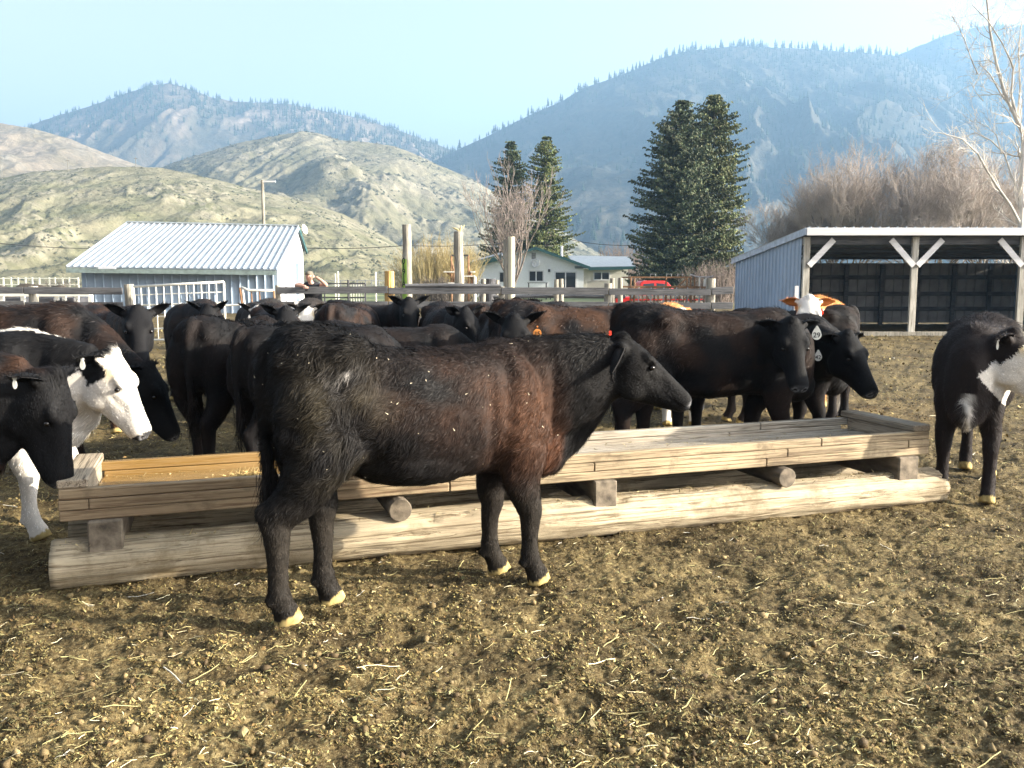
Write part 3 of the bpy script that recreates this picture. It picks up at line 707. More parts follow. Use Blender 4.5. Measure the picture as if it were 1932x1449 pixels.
def build_trough():
    o0 = Vector((-2.135, 4.075, 0)); ang = math.atan2(5.735 - 4.075, 2.74 + 2.135); Lt = math.hypot(4.875, 1.66); Wt = .70
    root = empty('feed_trough', o0, ang, 'long shallow wooden feed trough raised on blocks, wet orange planks inside its left end', 'trough')
    rn = random.Random(4)
    # layered side planks: near side y=0, far side y=Wt
    lay = [(.320, .370), (.3715, .4205), (.422, .472)]
    for side, y0 in ((0, 0.0), (1, Wt - .05)):
        for k, (z0, z1) in enumerate(lay):
            cuts = [0, [1.9, 2.75, 2.2][k], [3.9, 4.05, 4.3][k], Lt]
            if k == 1: cuts = [.13, 2.75, 4.05, Lt - .17]
            for a, b in zip(cuts[:-1], cuts[1:]):
                j = rn.uniform(-.003, .003)
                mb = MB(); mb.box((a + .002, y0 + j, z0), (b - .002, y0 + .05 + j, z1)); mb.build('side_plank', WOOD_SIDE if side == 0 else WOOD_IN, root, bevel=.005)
    for x0, x1, nm in ((0, .13, 'l'), (Lt - .17, Lt, 'r')):
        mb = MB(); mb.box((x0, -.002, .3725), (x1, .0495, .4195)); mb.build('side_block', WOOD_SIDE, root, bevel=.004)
    # end caps laid across, and inner end boards
    MB().box((-.005, .02, .4735), (.13, Wt + .01, .515)).build('end_plank', WOOD_ENDB, root, bevel=.006)
    MB().box((.006, .0515, .332), (.124, Wt - .0515, .472)).build('end_board', WOOD_ENDB, root, bevel=.004)
    MB().box((Lt - .13, .0, .4735), (Lt + .005, Wt + .02, .515)).build('end_plank', WOOD_ENDB, root, bevel=.006)
    MB().box((Lt - .124, .0515, .332), (Lt - .006, Wt - .0515, .472)).build('end_board', WOOD_ENDB, root, bevel=.004)
    for i in range(4):
        y0 = .0525 + i * .149
        MB().box((.128, y0, .368 + rn.uniform(0, .003)), (Lt - .128, y0 + .147, .394 + rn.uniform(0, .003))).build('floor_plank', WOOD_IN, root, bevel=.003)
    # cross timbers
    for x, w, kind in ((.20, .155, 's'), (2.81, .14, 's'), (4.96, .16, 's')):
        MB().box((x - w / 2, -.035, .155), (x + w / 2, Wt + .04, .3185)).build('cross_block', WOOD_BLOCK, root, bevel=.008)
    for x in (1.62, 4.02):
        mb = MB(); mb.tube([(x, -.05, .252), (x, Wt + .05, .252)], .062, n=12); mb.build('cross_pole', WOOD_BLOCK, root, bevel=.004)
    # log skids
    for y, r in ((.085, .112), (Wt + .0, .12)):
        rs = np.random.RandomState(int(y * 10) + 2); na, nl = 44, 190; V = []
        for i in range(nl):
            t = i / (nl - 1); x = -.045 + t * (Lt + .16)
            for j in range(na):
                V.append((x, j / na * 2 * math.pi, t))
        V = np.array(V); xx, aa, tt = V.T
        q = np.stack([xx * .5, np.cos(aa) * 1.6, np.sin(aa) * 1.6], 1)
        rr = r * (1 + .07 * fbm(q, 3) + .10 * (tt - .5) * 0) + .012 * fbm(np.stack([xx * .8, np.cos(aa) * 12, np.sin(aa) * 12], 1), 3, ridged=True) + .006 * fbm(np.stack([xx * 9, np.cos(aa) * 11, np.sin(aa) * 11], 1), 2)
        crack = np.exp(-((aa - (2.2 + .25 * np.sin(xx * 1.3) + .1 * np.sin(xx * 5))) / .022) ** 2) * .028 + np.exp(-((aa - (3.05 + .12 * np.sin(xx * 2.1))) / .018) ** 2) * .02
        crack += np.exp(-((aa - (3.6 + .1 * np.sin(xx * 1.7 + 1))) / .018) ** 2) * .016
        rr = rr - crack
        Z = .095 + np.sin(aa) * rr * 1.0 + .01 * np.sin(xx * 1.1); Yy = y - .02 + np.cos(aa) * rr * 1.12
        Z = np.minimum(Z, .222)
        jag = (tt > .999) * .02 * np.sin(aa * 2 + 1)
        idx = np.arange(na * nl).reshape(nl, na); nx = np.roll(idx, -1, 1)
        F = np.stack([idx[:-1], nx[:-1], nx[1:], idx[1:]], -1).reshape(-1, 4)
        Vv = np.stack([xx + jag, Yy, Z], 1); Vv = np.vstack([Vv, Vv[:na].mean(0), Vv[-na:].mean(0)])
        T = np.array([(na * nl, nx[0, j], idx[0, j]) for j in range(na)] + [(na * nl + 1, idx[-1, j], nx[-1, j]) for j in range(na)])
        mesh_np('log_skid', Vv, [F, T], WOOD_LOG, root, smooth=True)
    # hay wad and scraps left in the trough
    rs = np.random.RandomState(8)
    def wad(name, cx, cy, n, sp, ln, label=None):
        O = np.array([cx, cy, .402]) + rs.normal(0, 1, (n, 3)) * np.array([sp, sp * .6, sp * .25]); O[:, 2] = np.abs(O[:, 2] - .40) + .400
        D = rs.normal(size=(n, 3)) * (1, 1, .35); D /= np.linalg.norm(D, axis=1)[:, None]
        C = np.array([(.45, .33, .14)]) * rs.uniform(.4, 1.3, (n, 1))
        o = ribbons(name, O, D, rs.normal(size=(n, 3)), ln * rs.uniform(.5, 1.3, n), .0025, C, None, rs); o.matrix_world = root.matrix_world if False else Matrix.Translation(o0) @ Matrix.Rotation(ang, 4, 'Z')
        return tag(o, label, 'hay', 'hay left in the trough')
    wad('hay_wad', .86, .36, 240, .035, .05, 'small brown clump of hay on the wet orange trough planks')
    wad('hay_wad', .56, .24, 90, .018, .03, 'tiny pale hay scrap nearer the left end of the trough')
    # chaff and crumbs lying on the log, ledges and floor
    n = 1500; xx = rs.uniform(0, Lt, n); w = rs.rand(n); yy = np.where(w < .5, rs.uniform(-.03, .10, n), rs.uniform(.06, Wt - .06, n)); zz = np.where(w < .5, .211 + .0 * xx, .399)
    D = rs.normal(size=(n, 3)) * (1, 1, .3); D /= np.linalg.norm(D, axis=1)[:, None]; C = np.array([(.36, .29, .15)]) * rs.uniform(.3, 1.3, (n, 1))
    q = ribbons('chaff', np.stack([xx, yy, zz], 1), D, rs.normal(size=(n, 3)), rs.gamma(2, .008, n), .0028, C, root, rs, bend=.1); q['kind'] = 'stuff'
    return root
TROUGH = build_trough()
# ================================================================ yard fence, gates, posts
WOODG = wood('grey_board', (.075, .078, .085), (.17, .168, .17), 'X', .8)
WOODP = wood('post_wood', (.17, .15, .12), (.42, .39, .32), 'Z', .8)
WOODY = wood('fresh_post', (.42, .24, .07), (.72, .47, .18), 'Z', .7)
WHITEP = simple('white_tube', (.72, .70, .62), .45, var=.15, nscale=3)
RUSTY = simple('rusty_tube', (.22, .12, .06), .7, var=.5, nscale=5)
GREYT = simple('grey_tube', (.30, .30, .30), .6, var=.3)
DARKM = simple('dark_metal', (.05, .05, .055), .6, var=.3)
YF = 19.0
def fpt(px, z, y=YF): return Vector(((px - CX) / FPX * y * 1.0 / 1.0 * _k(y), y, z))
def _k(y): return math.cos(TH) + math.sin(TH) * 0 if False else 1.0
def X(px, y, pz=530):
    """world x of picture column px at distance y near row pz"""
    return P(px, pz, y).x
def rail(root, x0, x1, y, zc, h=.14, t=.04, mat=None, dz=0.0, nm='rail'):
    MB().box((x0, y - t, zc - h / 2), (x1, y, zc + h / 2)).build(nm, mat or WOODG, root, bevel=.006) if not dz else \
        MB().bar((x0, y - t / 2, zc), (x1, y - t / 2, zc + dz), t, h).build(nm, mat or WOODG, root)
def fpost(root, px, y, ztop, r=.10, mat=None, label=None, z0=-.05, name='post'):
    rn = random.Random(int(px)); x = X(px, y)
    mb = MB(); mb.tube([(x, y + r, z0), (x + rn.uniform(-.01, .01), y + r, ztop * .5), (x + rn.uniform(-.02, .02), y + r, ztop)], [r * 1.05, r, r * .93], n=12)
    return mb.build(name, mat or WOODP, root, bevel=.006, label=label)
ROWZ = [1.235, .935, .62, .34]
def fence_run(label, px0, px1, y, joints, posts, mats=None, rows=ROWZ):
    root = empty('board_fence', (0, 0, 0), 0, label, 'fence')
    pts = [px0] + joints + [px1]; rn = random.Random(int(px0 + 5))
    for r, z in enumerate(rows):
        for a, b in zip(pts[:-1], pts[1:]):
            xa, xb = X(a, y), X(b, y); j = rn.uniform(-.012, .012)
            mb = MB(); mb.bar((xa + .01, y - .03 - .004 * (r % 2), z + j), (xb - .01, y - .03 - .004 * (r % 2), z + j + rn.uniform(-.02, .02)), .04, .145 + rn.uniform(-.01, .01)); mb.build('rail', WOODG, root, bevel=.005)
    for px, zt, rr, mt, lb in posts: fpost(root, px, y, zt, rr, mt, lb)
    return root
fence_run('grey board fence left of the white grid gate', -330, 232, YF, [-140, 45], [(-130, 1.36, .10, None, None), (57, 1.34, .10, None, None), (240, 1.38, .11, None, None)])
f1 = fence_run('long grey board fence crossing behind the cattle to the open shed', 330 + 192, 1384, YF, [732, 945, 1148, 1342],
    [(524, 1.36, .06, None, None), (733, 1.66, .11, WOODY, 'fresh yellow round post standing above the rails'), (946, 1.33, .07, None, None), (1148, 1.40, .09, None, None), (1342, 1.50, .11, None, None)])
def round_rail():
    mb = MB(); mb.tube([(X(765, YF), YF - .02, 1.345), (X(860, YF), YF - .03, 1.35), (X(945, YF), YF - .02, 1.34)], [.045, .05, .042], n=9); return mb.build('top_pole', WOODG, f1)
round_rail()
# white grid gate
def grid_gate():
    y = YF - .1; root = empty('grid_gate', (X(338, y), y, 0), 0, 'pale steel grid gate in front of the blue barn', 'gate'); cx = X(338, y)
    x0, x1 = X(251, y) - cx, X(422, y) - cx; mb = MB(); zt = 1.33; zr = 1.43
    def top(x): return zt + (zr - zt) * (x - x0) / (x1 - x0)
    fr = MB()
    for a, b in (((x0, 0, .20), (x0, 0, top(x0))), ((x1, 0, .20), (x1, 0, top(x1))), ((x0, 0, top(x0)), (x1, 0, top(x1))), ((x0, 0, .20), (x1, 0, .20))): fr.tube([a, b], .024, n=8)
    fr.build('frame', WHITEP, root, smooth=True)
    for k in range(1, 12):
        x = x0 + (x1 - x0) * k / 12; MB().tube([(x, 0, .2), (x, 0, top(x))], .012, n=6).build('upright_bar', WHITEP, root, smooth=True)
    for k, z in enumerate((.42, .68, .93, 1.15)):
        MB().tube([(x0, .015, z), (x1, .015, z + .07)], .013 if k % 2 else .022, n=6).build('cross_bar', WHITEP, root, smooth=True)
grid_gate()
def rust_gate():
    y = YF - .1; cx = X(487, y); root = empty('rusty_gate', (cx, y, 0), 0, 'small bent rusty panel beside the pale grid gate', 'gate')
    x0, x1 = X(455, y) - cx, X(516, y) - cx
    MB().tube([(x0, 0, .1), (x0 + .02, 0, .8), (x0 - .03, 0, 1.31)], .028, n=8).build('frame_post', RUSTY, root, smooth=True)
    MB().tube([(x0 + .10, 0, .1), (x0 + .03, 0, 1.27)], .022, n=8).build('frame_post', WHITEP, root, smooth=True)
    MB().tube([(x0, 0, 1.32), (x0 + .15, 0, 1.25), (x0 + .35, 0, 1.25), (x1, 0, 1.25)], .026, n=8).build('top_bar', WHITEP, root, smooth=True)
    MB().tube([(x1, 0, 1.25), (x1 + .04, 0, .1)], .022, n=8).build('frame_post', RUSTY, root, smooth=True)
    for z in (.93, .60, .3): MB().tube([(x0, 0, z), (x1, 0, z)], .018, n=6).build('cross_bar', RUSTY, root, smooth=True)
    for t in (.35, .6): MB().tube([(x0 + (x1 - x0) * t, .01, .1), (x0 + (x1 - x0) * (t - .05), .01, 1.24)], .014, n=6).build('upright_bar', RUSTY, root, smooth=True)
    MB().tube([(X(422, y) - cx, 0, .93), (x0, 0, .95)], .024, n=6).build('latch_bar', WHITEP, root)
    MB().tube([(X(422, y) - cx, 0, .42), (x0, 0, .44)], .024, n=6).build('latch_bar', WHITEP, root)
rust_gate()
# tall weathered gate posts
def tall_post(px, top, y, r, label, notch=False):
    rn = random.Random(px); x = X(px, y); zt = P(px, top, y).z
    mb = MB(); n = 16; pts = [(x + rn.uniform(-.012, .012) + (.02 if i == 0 else 0) * 0, y, zt * i / 6 - (.02 if i == 0 else 0)) for i in range(7)]
    mb.tube(pts, [r * (1.08 - .02 * i) for i in range(7)], n=n, wob=.015, rnd=rn)
    root = empty('tall_post', (0, 0, 0), 0, label, 'post', 'tall round posts behind the fence'); mb.build('trunk', WOODP, root, bevel=.0)
    return root, x, zt
tp, tx, tz = tall_post(769, 424, 22, .112, 'tallest round post with a green painted strip of black characters')
GREENP = simple('green_paint', (.24, .38, .06), .6, var=.2); INK = simple('black_paint', (.012, .012, .012), .6, var=.1)
def green_strip():
    z1 = P(769, 489, 22).z; z0 = .6; V = []; F = []; n = 7
    for i, z in enumerate((z0, z1)):
        for j in range(n):
            a = math.radians(-172 + j * 14); rr = .127; V.append((tx - .004 + math.cos(a) * rr, 22 + math.sin(a) * rr, z))
    for j in range(n - 1): F.append((j, j + 1, n + j + 1, n + j))
    mb = MB(); mb.add(V, F); s = mb.build('painted_strip', GREENP, tp)
    aa = math.radians(-126)
    for ch, py in (('0', 493), ('1', 503), ('9', 513.5), ('1', 525), ('A', 536)):
        z = P(769, py, 22).z; nx, ny = math.cos(aa), math.sin(aa)
        T = Matrix(((-ny, 0, nx, tx - .004 + nx * .130), (nx, 0, ny, 22 + ny * .130), (0, 1, 0, z), (0, 0, 0, 1)))
        text_mesh('painted_character', ch, .21, INK, s, T, thick=.001)
green_strip()
tp2, tx2, tz2 = tall_post(866, 437, 22, .118, 'dark round post with pale antlers fixed on top', True)
def antlers():
    A = simple('antler', (.55, .47, .26), .6); mb = MB(); x, z = tx2, tz2
    mb.tube([(x + .03, 22, z), (x - .02, 22, z + .05), (x - .09, 22, z + .075), (x - .17, 22, z + .11)], [.03, .032, .022, .005], n=7)
    mb.tube([(x + .03, 22, z), (x + .05, 22, z + .06), (x + .06, 22, z + .10), (x + .07, 22, z + .16)], [.03, .034, .03, .006], n=7)
    mb.tube([(x + .05, 22, z + .05), (x + .10, 22, z + .10), (x + .15, 22, z + .16)], [.02, .016, .005], n=7)
    o = mb.build('antlers', A, None, smooth=True); tag(o, 'pale antlers resting on top of the dark tall post', 'antlers')
antlers()
tp3, tx3, tz3 = tall_post(958, 452, 21, .10, 'leaning pair of tall posts in front of the house, grey and sunlit cream')
mb = MB(); mb.tube([(tx3 + .085, 20.93, 0), (tx3 + .085, 20.93, P(963, 447, 21).z)], [.085, .08], n=12); mb.build('cream_post', simple('cream_wood', (.62, .56, .40), .8, var=.2, stretch=(6, 6, .6), nscale=4), tp3, bevel=.005)
# small posts of the corral beyond the fence
for i, (px, top, y, lb) in enumerate(((1050, 527, 24, 'round corral post just left of the sliding door'), (1060, 526, 23.5, 'sunlit corral post in front of the sliding door'), (1156, 525, 24, 'round corral post before the lattice panel'),
        (1171, 524, 23.5, 'sunlit corral post near the right end of the house'), (911, 526, 24, 'round corral post at the left end of the house'), (937, 528, 24.5, 'sunlit corral post left of the cream tall post'))):
    o = empty('corral_post', (0, 0, 0), 0, lb, 'post', 'corral posts in front of the house'); zt = P(px, top, y).z; fpost(o, px, y, zt, .07, None, name='shaft')
def barrel():
    y = 24.3; x = X(923, y); zt = P(922, 526, y).z
    mb = MB(); pts = []; rr = []
    for i in range(13):
        z = zt - .9 + .9 * i / 12; pts.append((x, y, z)); rr.append(.18 + (.008 if i % 4 == 0 else 0))
    mb.tube(pts, rr, n=18); root = empty('barrel', (0, 0, 0), 0, 'dark upright barrel beside the left house posts', 'barrel'); mb.build('drum', DARKM, root, smooth=False)
    MB().box((x - .3, y - .3, 0), (x + .3, y + .3, zt - .905)).build('stand', WOODG, root, bevel=.01)
barrel()
# rails of the corral seen through the fence
def corral_rails():
    root = empty('pole_rails', (0, 0, 0), 0, 'grey rails of the inner corral in front of the house', 'fence')
    for z in (1.02, .70): MB().tube([(X(905, 24.2), 24.2, z), (X(1050, 24.2), 24.2, z + .02), (X(1180, 24.2), 24.2, z)], .05, n=8).build('rail', WOODG, root)
corral_rails()
# ---------------- person leaning on the fence
def person():
    y = YF + .32; S = Soup(); x = X(590, y)
    root = empty('person', (x, y, 0), 0, 'person in cap and dark vest leaning on the top rail', 'person')
    # torso bent forward over the rail, pelvis, legs
    S.limb([(0, .16, .86, .13, .17), (0, .10, 1.02, .12, .165), (.0, -.02, 1.20, .13, .18), (0, -.10, 1.34, .10, .19), (0, -.13, 1.40, .06, .09)], lat=(1, 0, 0))
    for s in (-1, 1):
        S.limb([(s * .09, .17, .88, .10, .10), (s * .10, .12, .62, .085, .085), (s * .10, .10, .46, .06, .06), (s * .10, .17, .26, .055, .055), (s * .10, .20, .08, .045, .045)], lat=(1, 0, 0))
        S.limb([(s * .10, .25, .05, .045, .05), (s * .11, .12, .04, .04, .05), (s * .11, .02, .03, .03, .045)], lat=(1, 0, 0))
    # right arm along the rail, hand hanging over; left arm bent up to the face
    S.limb([(-.17, -.09, 1.34, .055, .055), (-.24, -.16, 1.36, .05, .05), (-.30, -.28, 1.355, .042, .042), (-.16, -.36, 1.345, .035, .035), (-.06, -.40, 1.33, .028, .030)])
    S.limb([(.18, -.09, 1.33, .055, .055), (.28, -.20, 1.37, .048, .048), (.34, -.26, 1.365, .042, .042), (.24, -.27, 1.46, .036, .036), (.13, -.26, 1.53, .028, .03)])
    S.limb([(0, -.13, 1.39, .06, .055), (-.02, -.17, 1.46, .055, .05)], lat=(1, 0, 0))
    S.blob((-.03, -.20, 1.545), (.075, .095, .115)); S.blob((-.03, -.29, 1.53), (.018, .02, .022))
    for k, (dx, ln) in enumerate(((-.03, .07), (-.01, .08), (.01, .078), (.03, .062))):
        S.limb([(-.04 + dx, -.42, 1.33, .012, .012), (-.035 + dx, -.45, 1.31, .011, .011), (-.03 + dx, -.455, 1.31 - ln, .009, .009)], m=3, n=8)
    S.limb([(-.075, -.40, 1.33, .013, .013), (-.10, -.44, 1.31, .011, .011), (-.095, -.45, 1.28, .009, .009)], m=3, n=8)
    for k in range(4):
        S.limb([(.10, -.27, 1.54 + .0, .013, .013), (.075, -.30, 1.52 + .018 * k, .011, .011), (.035 + .004 * k, -.305, 1.52 + .017 * k, .009, .009)], m=3, n=8)
    me = S.remesh(.011, 2); V = getco(me); me.name = 'body'
    skin = np.array((.52, .30, .22)); c = np.tile((.035, .04, .055), (len(V), 1)); c[V[:, 2] > .95] = (.03, .028, .03)
    arm = (V[:, 2] > 1.29) & (V[:, 1] < -.12) & (np.abs(V[:, 0]) > .0); c[arm] = skin; c[(V[:, 2] > 1.42)] = skin; c[V[:, 2] < .1] = (.05, .03, .02)
    setcol(me, c); me.materials.append(vcol_mat('person_skin', .6, .3)); [setattr(p, 'use_smooth', True) for p in me.polygons]
    b = bpy.data.objects.new('body', me); b.parent = root; link(b)
    T = Soup(); T.blob((-.03, -.185, 1.60), (.088, .105, .065)); mb = MB(); mb.v = [tuple(v) for v in np.vstack(T.v)]; mb.f = T.f
    mb.box((-.10, -.36, 1.588), (.04, -.26, 1.60)); mb.build('cap', simple('cap_cloth', (.14, .12, .09), .9), root, smooth=True)
    T = Soup(); T.limb([(0, .145, .90, .145, .185), (0, .09, 1.04, .135, .18), (0, -.03, 1.21, .145, .195), (0, -.10, 1.34, .12, .215), (0, -.14, 1.405, .08, .15)], lat=(1, 0, 0)); mb = MB(); mb.v = [tuple(v) for v in np.vstack(T.v)]; mb.f = T.f
    mb.build('vest', simple('vest_cloth', (.02, .02, .024), .85), root, smooth=True)
person()
# ================================================================ open front shed
SHEDM = simple('painted_steel', (.30, .38, .48), .42, var=.10, nscale=1.5, spec=.4)
SHEDI = simple('steel_inside', (.30, .29, .28), .6, var=.3, nscale=2)
WHITEW = simple('white_board', (.66, .65, .64), .7, var=.12, nscale=3, stretch=(.4, 4, 4))
POSTW = wood('painted_post', (.36, .33, .26), (.60, .57, .50), 'Z', .6)
ROOFM = simple('roof_steel', (.30, .34, .38), .35, metal=.0, var=.12, nscale=2)
def ribbed(mb, a, b, z0f, z1f, pitch, d, nrm, base=.06, topw=.025):
    """vertical ribbed sheet from a to b (xy), heights as functions of t, thickness inwards"""
    a = Vector((*a, 0)); b = Vector((*b, 0)); L = (b - a).length; t = (b - a) / L; nr = Vector((*nrm, 0)); n = int(L / pitch); prof = [(0, 0)]
    for k in range(n):
        c = (k + .5) * L / n; prof += [(c - base / 2, 0), (c - topw / 2, d), (c + topw / 2, d), (c + base / 2, 0)]
    prof.append((L, 0)); V = []; F = []
    for s, h in prof:
        p = a + t * s + nr * h; q = a + t * s + nr * (h - .012); V += [(p.x, p.y, z0f(s / L)), (p.x, p.y, z1f(s / L)), (q.x, q.y, z0f(s / L)), (q.x, q.y, z1f(s / L))]
    for i in range(len(prof) - 1):
        j = 4 * i; F += [(j, j + 4, j + 5, j + 1), (j + 2, j + 3, j + 7, j + 6), (j + 1, j + 5, j + 7, j + 3), (j, j + 2, j + 6, j + 4)]
    mb.add(V, F); return mb
def shed():
    y0 = 23.8; y1 = 30.0; xl = P(1512, 530, y0).x; zf = P(1518, 431, y0).z; zb = 2.20; xr = xl + 9.2
    root = empty('cattle_shed', (0, 0, 0), 0, 'blue steel open fronted cattle shed with white fascia and braced posts', 'shed')
    xb = P(1388, 500, y1).x
    def sl(y): return zf - .16 + (zb - zf + .1) * (y - y0) / (y1 - y0)
    ribbed(MB(), (xb, y1), (xl, y0 + .1), lambda t: 0.0, lambda t: zb - .06 + (zf - .18 - zb + .06) * t, .30, .035, ((xb - xl) * 0 - 1, 0)).build('side_wall', SHEDM, root)
    ribbed(MB(), (xr, y0 + .1), (xr, y1), lambda t: 0.0, lambda t: zf - .18 + (zb - .06 - zf + .18) * t, .30, .035, (1, 0)).build('side_wall', SHEDM, root)
    ribbed(MB(), (xr, y1), (xb, y1), lambda t: 0.05, lambda t: zb - .16, .30, .035, (0, 1)).build('back_wall', SHEDI, root)
    # roof sheets
    mb = MB(); V = [(xl - .06, y0 - .35, zf), (xr + .1, y0 - .35, zf), (xr + .1, y1 + .2, zb), (xb - .12, y1 + .2, zb)]
    V2 = [(a, b, c - .03) for a, b, c in V]; mb.add(V + V2, [(0, 1, 2, 3), (7, 6, 5, 4), (0, 4, 5, 1), (1, 5, 6, 2), (2, 6, 7, 3), (3, 7, 4, 0)])
    mb.build('roof', ROOFM, root)
    mb = MB()
    for k in range(40):
        x = xl + .05 + k * .23; mb.bar((x, y0 - .36, zf + .015), (x, y1 + .2, zb + .015), .03, .03)
    mb.build('roof_ribs', ROOFM, root)
    MB().box((xl - .03, y0 - .40, zf - .20), (xr + .1, y0 - .362, zf - .005)).build('fascia', WHITEW, root, bevel=.004)
    MB().bar((xb - .09, y1 + .2, zb - .10), (xl - .045, y0 - .36, zf - .10), .035, .17).build('rake_board', simple('grey_trim', (.42, .47, .53), .6), root)
    MB().box((xl, y0 - .02, zf - .42), (xr, y0 + .10, zf - .18)).build('header_beam', WOODG, root, bevel=.004)
    posts = [P(1518, 530, y0).x, P(1721, 530, y0).x, P(1924, 530, y0).x, P(2127, 530, y0).x]
    for x in posts:
        p = MB(); p.box((x - .085, y0 - .12, 0), (x + .085, y0 - .025, zf - .22)); p.build('post', POSTW, root, bevel=.006)
        for s in (-1, 1):
            if x == posts[0] and s < 0: continue
            MB().bar((x + s * .05, y0 - .15, zf - .98), (x + s * .68, y0 - .15, zf - .30), .045, .15).build('knee_brace', WHITEW, root)
    for z in (.45, .95, 1.5): MB().box((xb + .1, y1 - .12, z), (xr - .05, y1 - .02, z + .14)).build('girt', WOODG, root)
    for k in range(1, 9):
        x = xb + k * 1.2; MB().box((x, y1 - .22, 0), (x + .12, y1 - .122, zb - .2)).build('back_post', WOODG, root)
    for k in range(5):
        y = y0 + .8 + k * 1.25; MB().box((xl + .02, y, sl(y) - .02), (xr, y + .05, sl(y) + .10)).build('purlin', WOODG, root)
    MB().box((xl - .05, y0 - .14, -.02), (xr, y0 - .0, .10)).build('sill_board', WOODP, root, bevel=.005)
    MB().box((P(1438, 600, 27.5).x - .06, 26.9, .5), (P(1438, 600, 27.5).x - .02 + .02, 28.0, 1.25)).build('patch_panel', simple('pale_patch', (.40, .46, .52), .5), root) if False else None
    MB().box((posts[0] - .30, y0 - .17, .3), (posts[0] - .20, y0 - .13, 1.32)).build('loose_board', WHITEW, root)
    # dirt floor shade under the roof is the ground itself
shed()
# ================================================================ blue barn
BARNM = simple('barn_steel', (.27, .34, .42), .5, var=.14, nscale=1.2, spec=.3)
BARNW = simple('barn_white', (.62, .63, .66), .6, var=.08)
GREEN = simple('green_trim', (.03, .085, .09), .5, var=.15)
def barn():
    root = empty('barn', (0, 0, 0), 0, 'low blue steel barn with pale ribbed roof at the left', 'barn')
    FL = P(125, 503, 38.6); FR = P(521, 508, 39.6); RR = P(563, 427, 43.9); RL = P(240, 420, 43.0); BR = P(578, 473, 45.4)
    BL = RL + (BR - RR)
    def slab(name, q, t, mat):
        n = (q[1] - q[0]).cross(q[3] - q[0]).normalized()
        if n.z < 0: n = -n
        V = list(q) + [p - n * t for p in q]; MB().add(V, [(0, 1, 2, 3), (7, 6, 5, 4), (0, 4, 5, 1), (1, 5, 6, 2), (2, 6, 7, 3), (3, 7, 4, 0)]).build(name, mat, root)
        return n
    n = slab('roof', [FL, FR, RR, RL], .05, ROOFM); slab('roof', [RL + n * .0, RR, BR, BL], .05, ROOFM)
    mb = MB(); m = 31
    for k in range(m + 1):
        t = k / m; a = FL.lerp(FR, t) + n * .025; b = RL.lerp(RR, t) + n * .025; mb.bar(a, b, .045, .05, up=n)
    mb.build('roof_ribs', ROOFM, root)
    MB().bar(RL + Vector((0, 0, .04)), RR + Vector((0, 0, .04)), .22, .05).build('ridge_cap', ROOFM, root)
    MB().bar(FL + Vector((0, -.02, -.16)), FR + Vector((0, -.02, -.16)), .05, .20).build('eave_board', simple('eave_grey', (.15, .19, .18), .6), root)
    MB().bar(RR + Vector((.03, 0, -.09)), BR + Vector((.03, 0, -.09)), .05, .18).build('rake_board', GREEN, root)
    MB().bar(FR + Vector((.03, 0, -.09)), RR + Vector((.03, 0, -.09)), .05, .12).build('rake_board', BARNM, root)
    x0 = P(148, 530, 39.3).x; x1 = P(522, 530, 40.2).x; ze = FR.z - .12
    ya = 39.6; yb = 40.3
    ribbed(MB(), (x0, ya), (x1, yb), lambda t: 0, lambda t: FL.z - .10 + (ze - FL.z + .1) * t, .36, .055, (.03, -1), base=.07, topw=.03).build('front_wall', BARNM, root)
    # gable end, facing right
    xg = x1 - .0; pts = [Vector((xg + .02, yb, 0)), Vector((P(573, 530, 45).x, 45.0, 0)), Vector((P(573, 530, 45).x, 45.0, BR.z - .1)), Vector((P(560, 430, 43.9).x, 43.9, RR.z - .08)), Vector((xg + .02, yb, ze))]
    off = Vector((-.12, 0, 0)); V = pts + [p + off for p in pts]
    MB().add(V, [(0, 1, 2, 3, 4), (9, 8, 7, 6, 5)] + [(k, k + 5, (k + 1) % 5 + 5, (k + 1) % 5) for k in range(5)]).build('gable_wall', BARNW, root)
    dr = (pts[1] - pts[0]).normalized(); q = pts[0] + dr * 1.15
    MB().box((0, 0, 0), (.10, 1.25, 2.05), Matrix.Translation(q) @ Matrix.Rotation(math.atan2(-dr.x, dr.y), 4, 'Z')).build('door', BARNW, root, bevel=.01)
    MB().box((0, 0, 0), (.16, .10, 2.3), Matrix.Translation(pts[0] + dr * 3.1) @ Matrix.Rotation(math.atan2(-dr.x, dr.y), 4, 'Z')).build('door_rail', BARNM, root)
    MB().box((x0, ya + .5, 0), (x0 + .1, 45, FL.z)).build('back_wall', BARNM, root)
    MB().box((x0 + .1, 44.9, 0), (xg, 45, BR.z - .15)).build('back_wall', BARNM, root)
    c = P(573, 433, 44.5); dish(c, .24, (1, -.35, .25), 'small white satellite dish on the barn gable', root)
    # loose pale board at the eave
    a = P(186, 505, 38.4); MB().box((a.x, a.y - .06, a.z - .05), (a.x + .75, a.y - .02, a.z + .06)).build('gutter_board', BARNW, root)
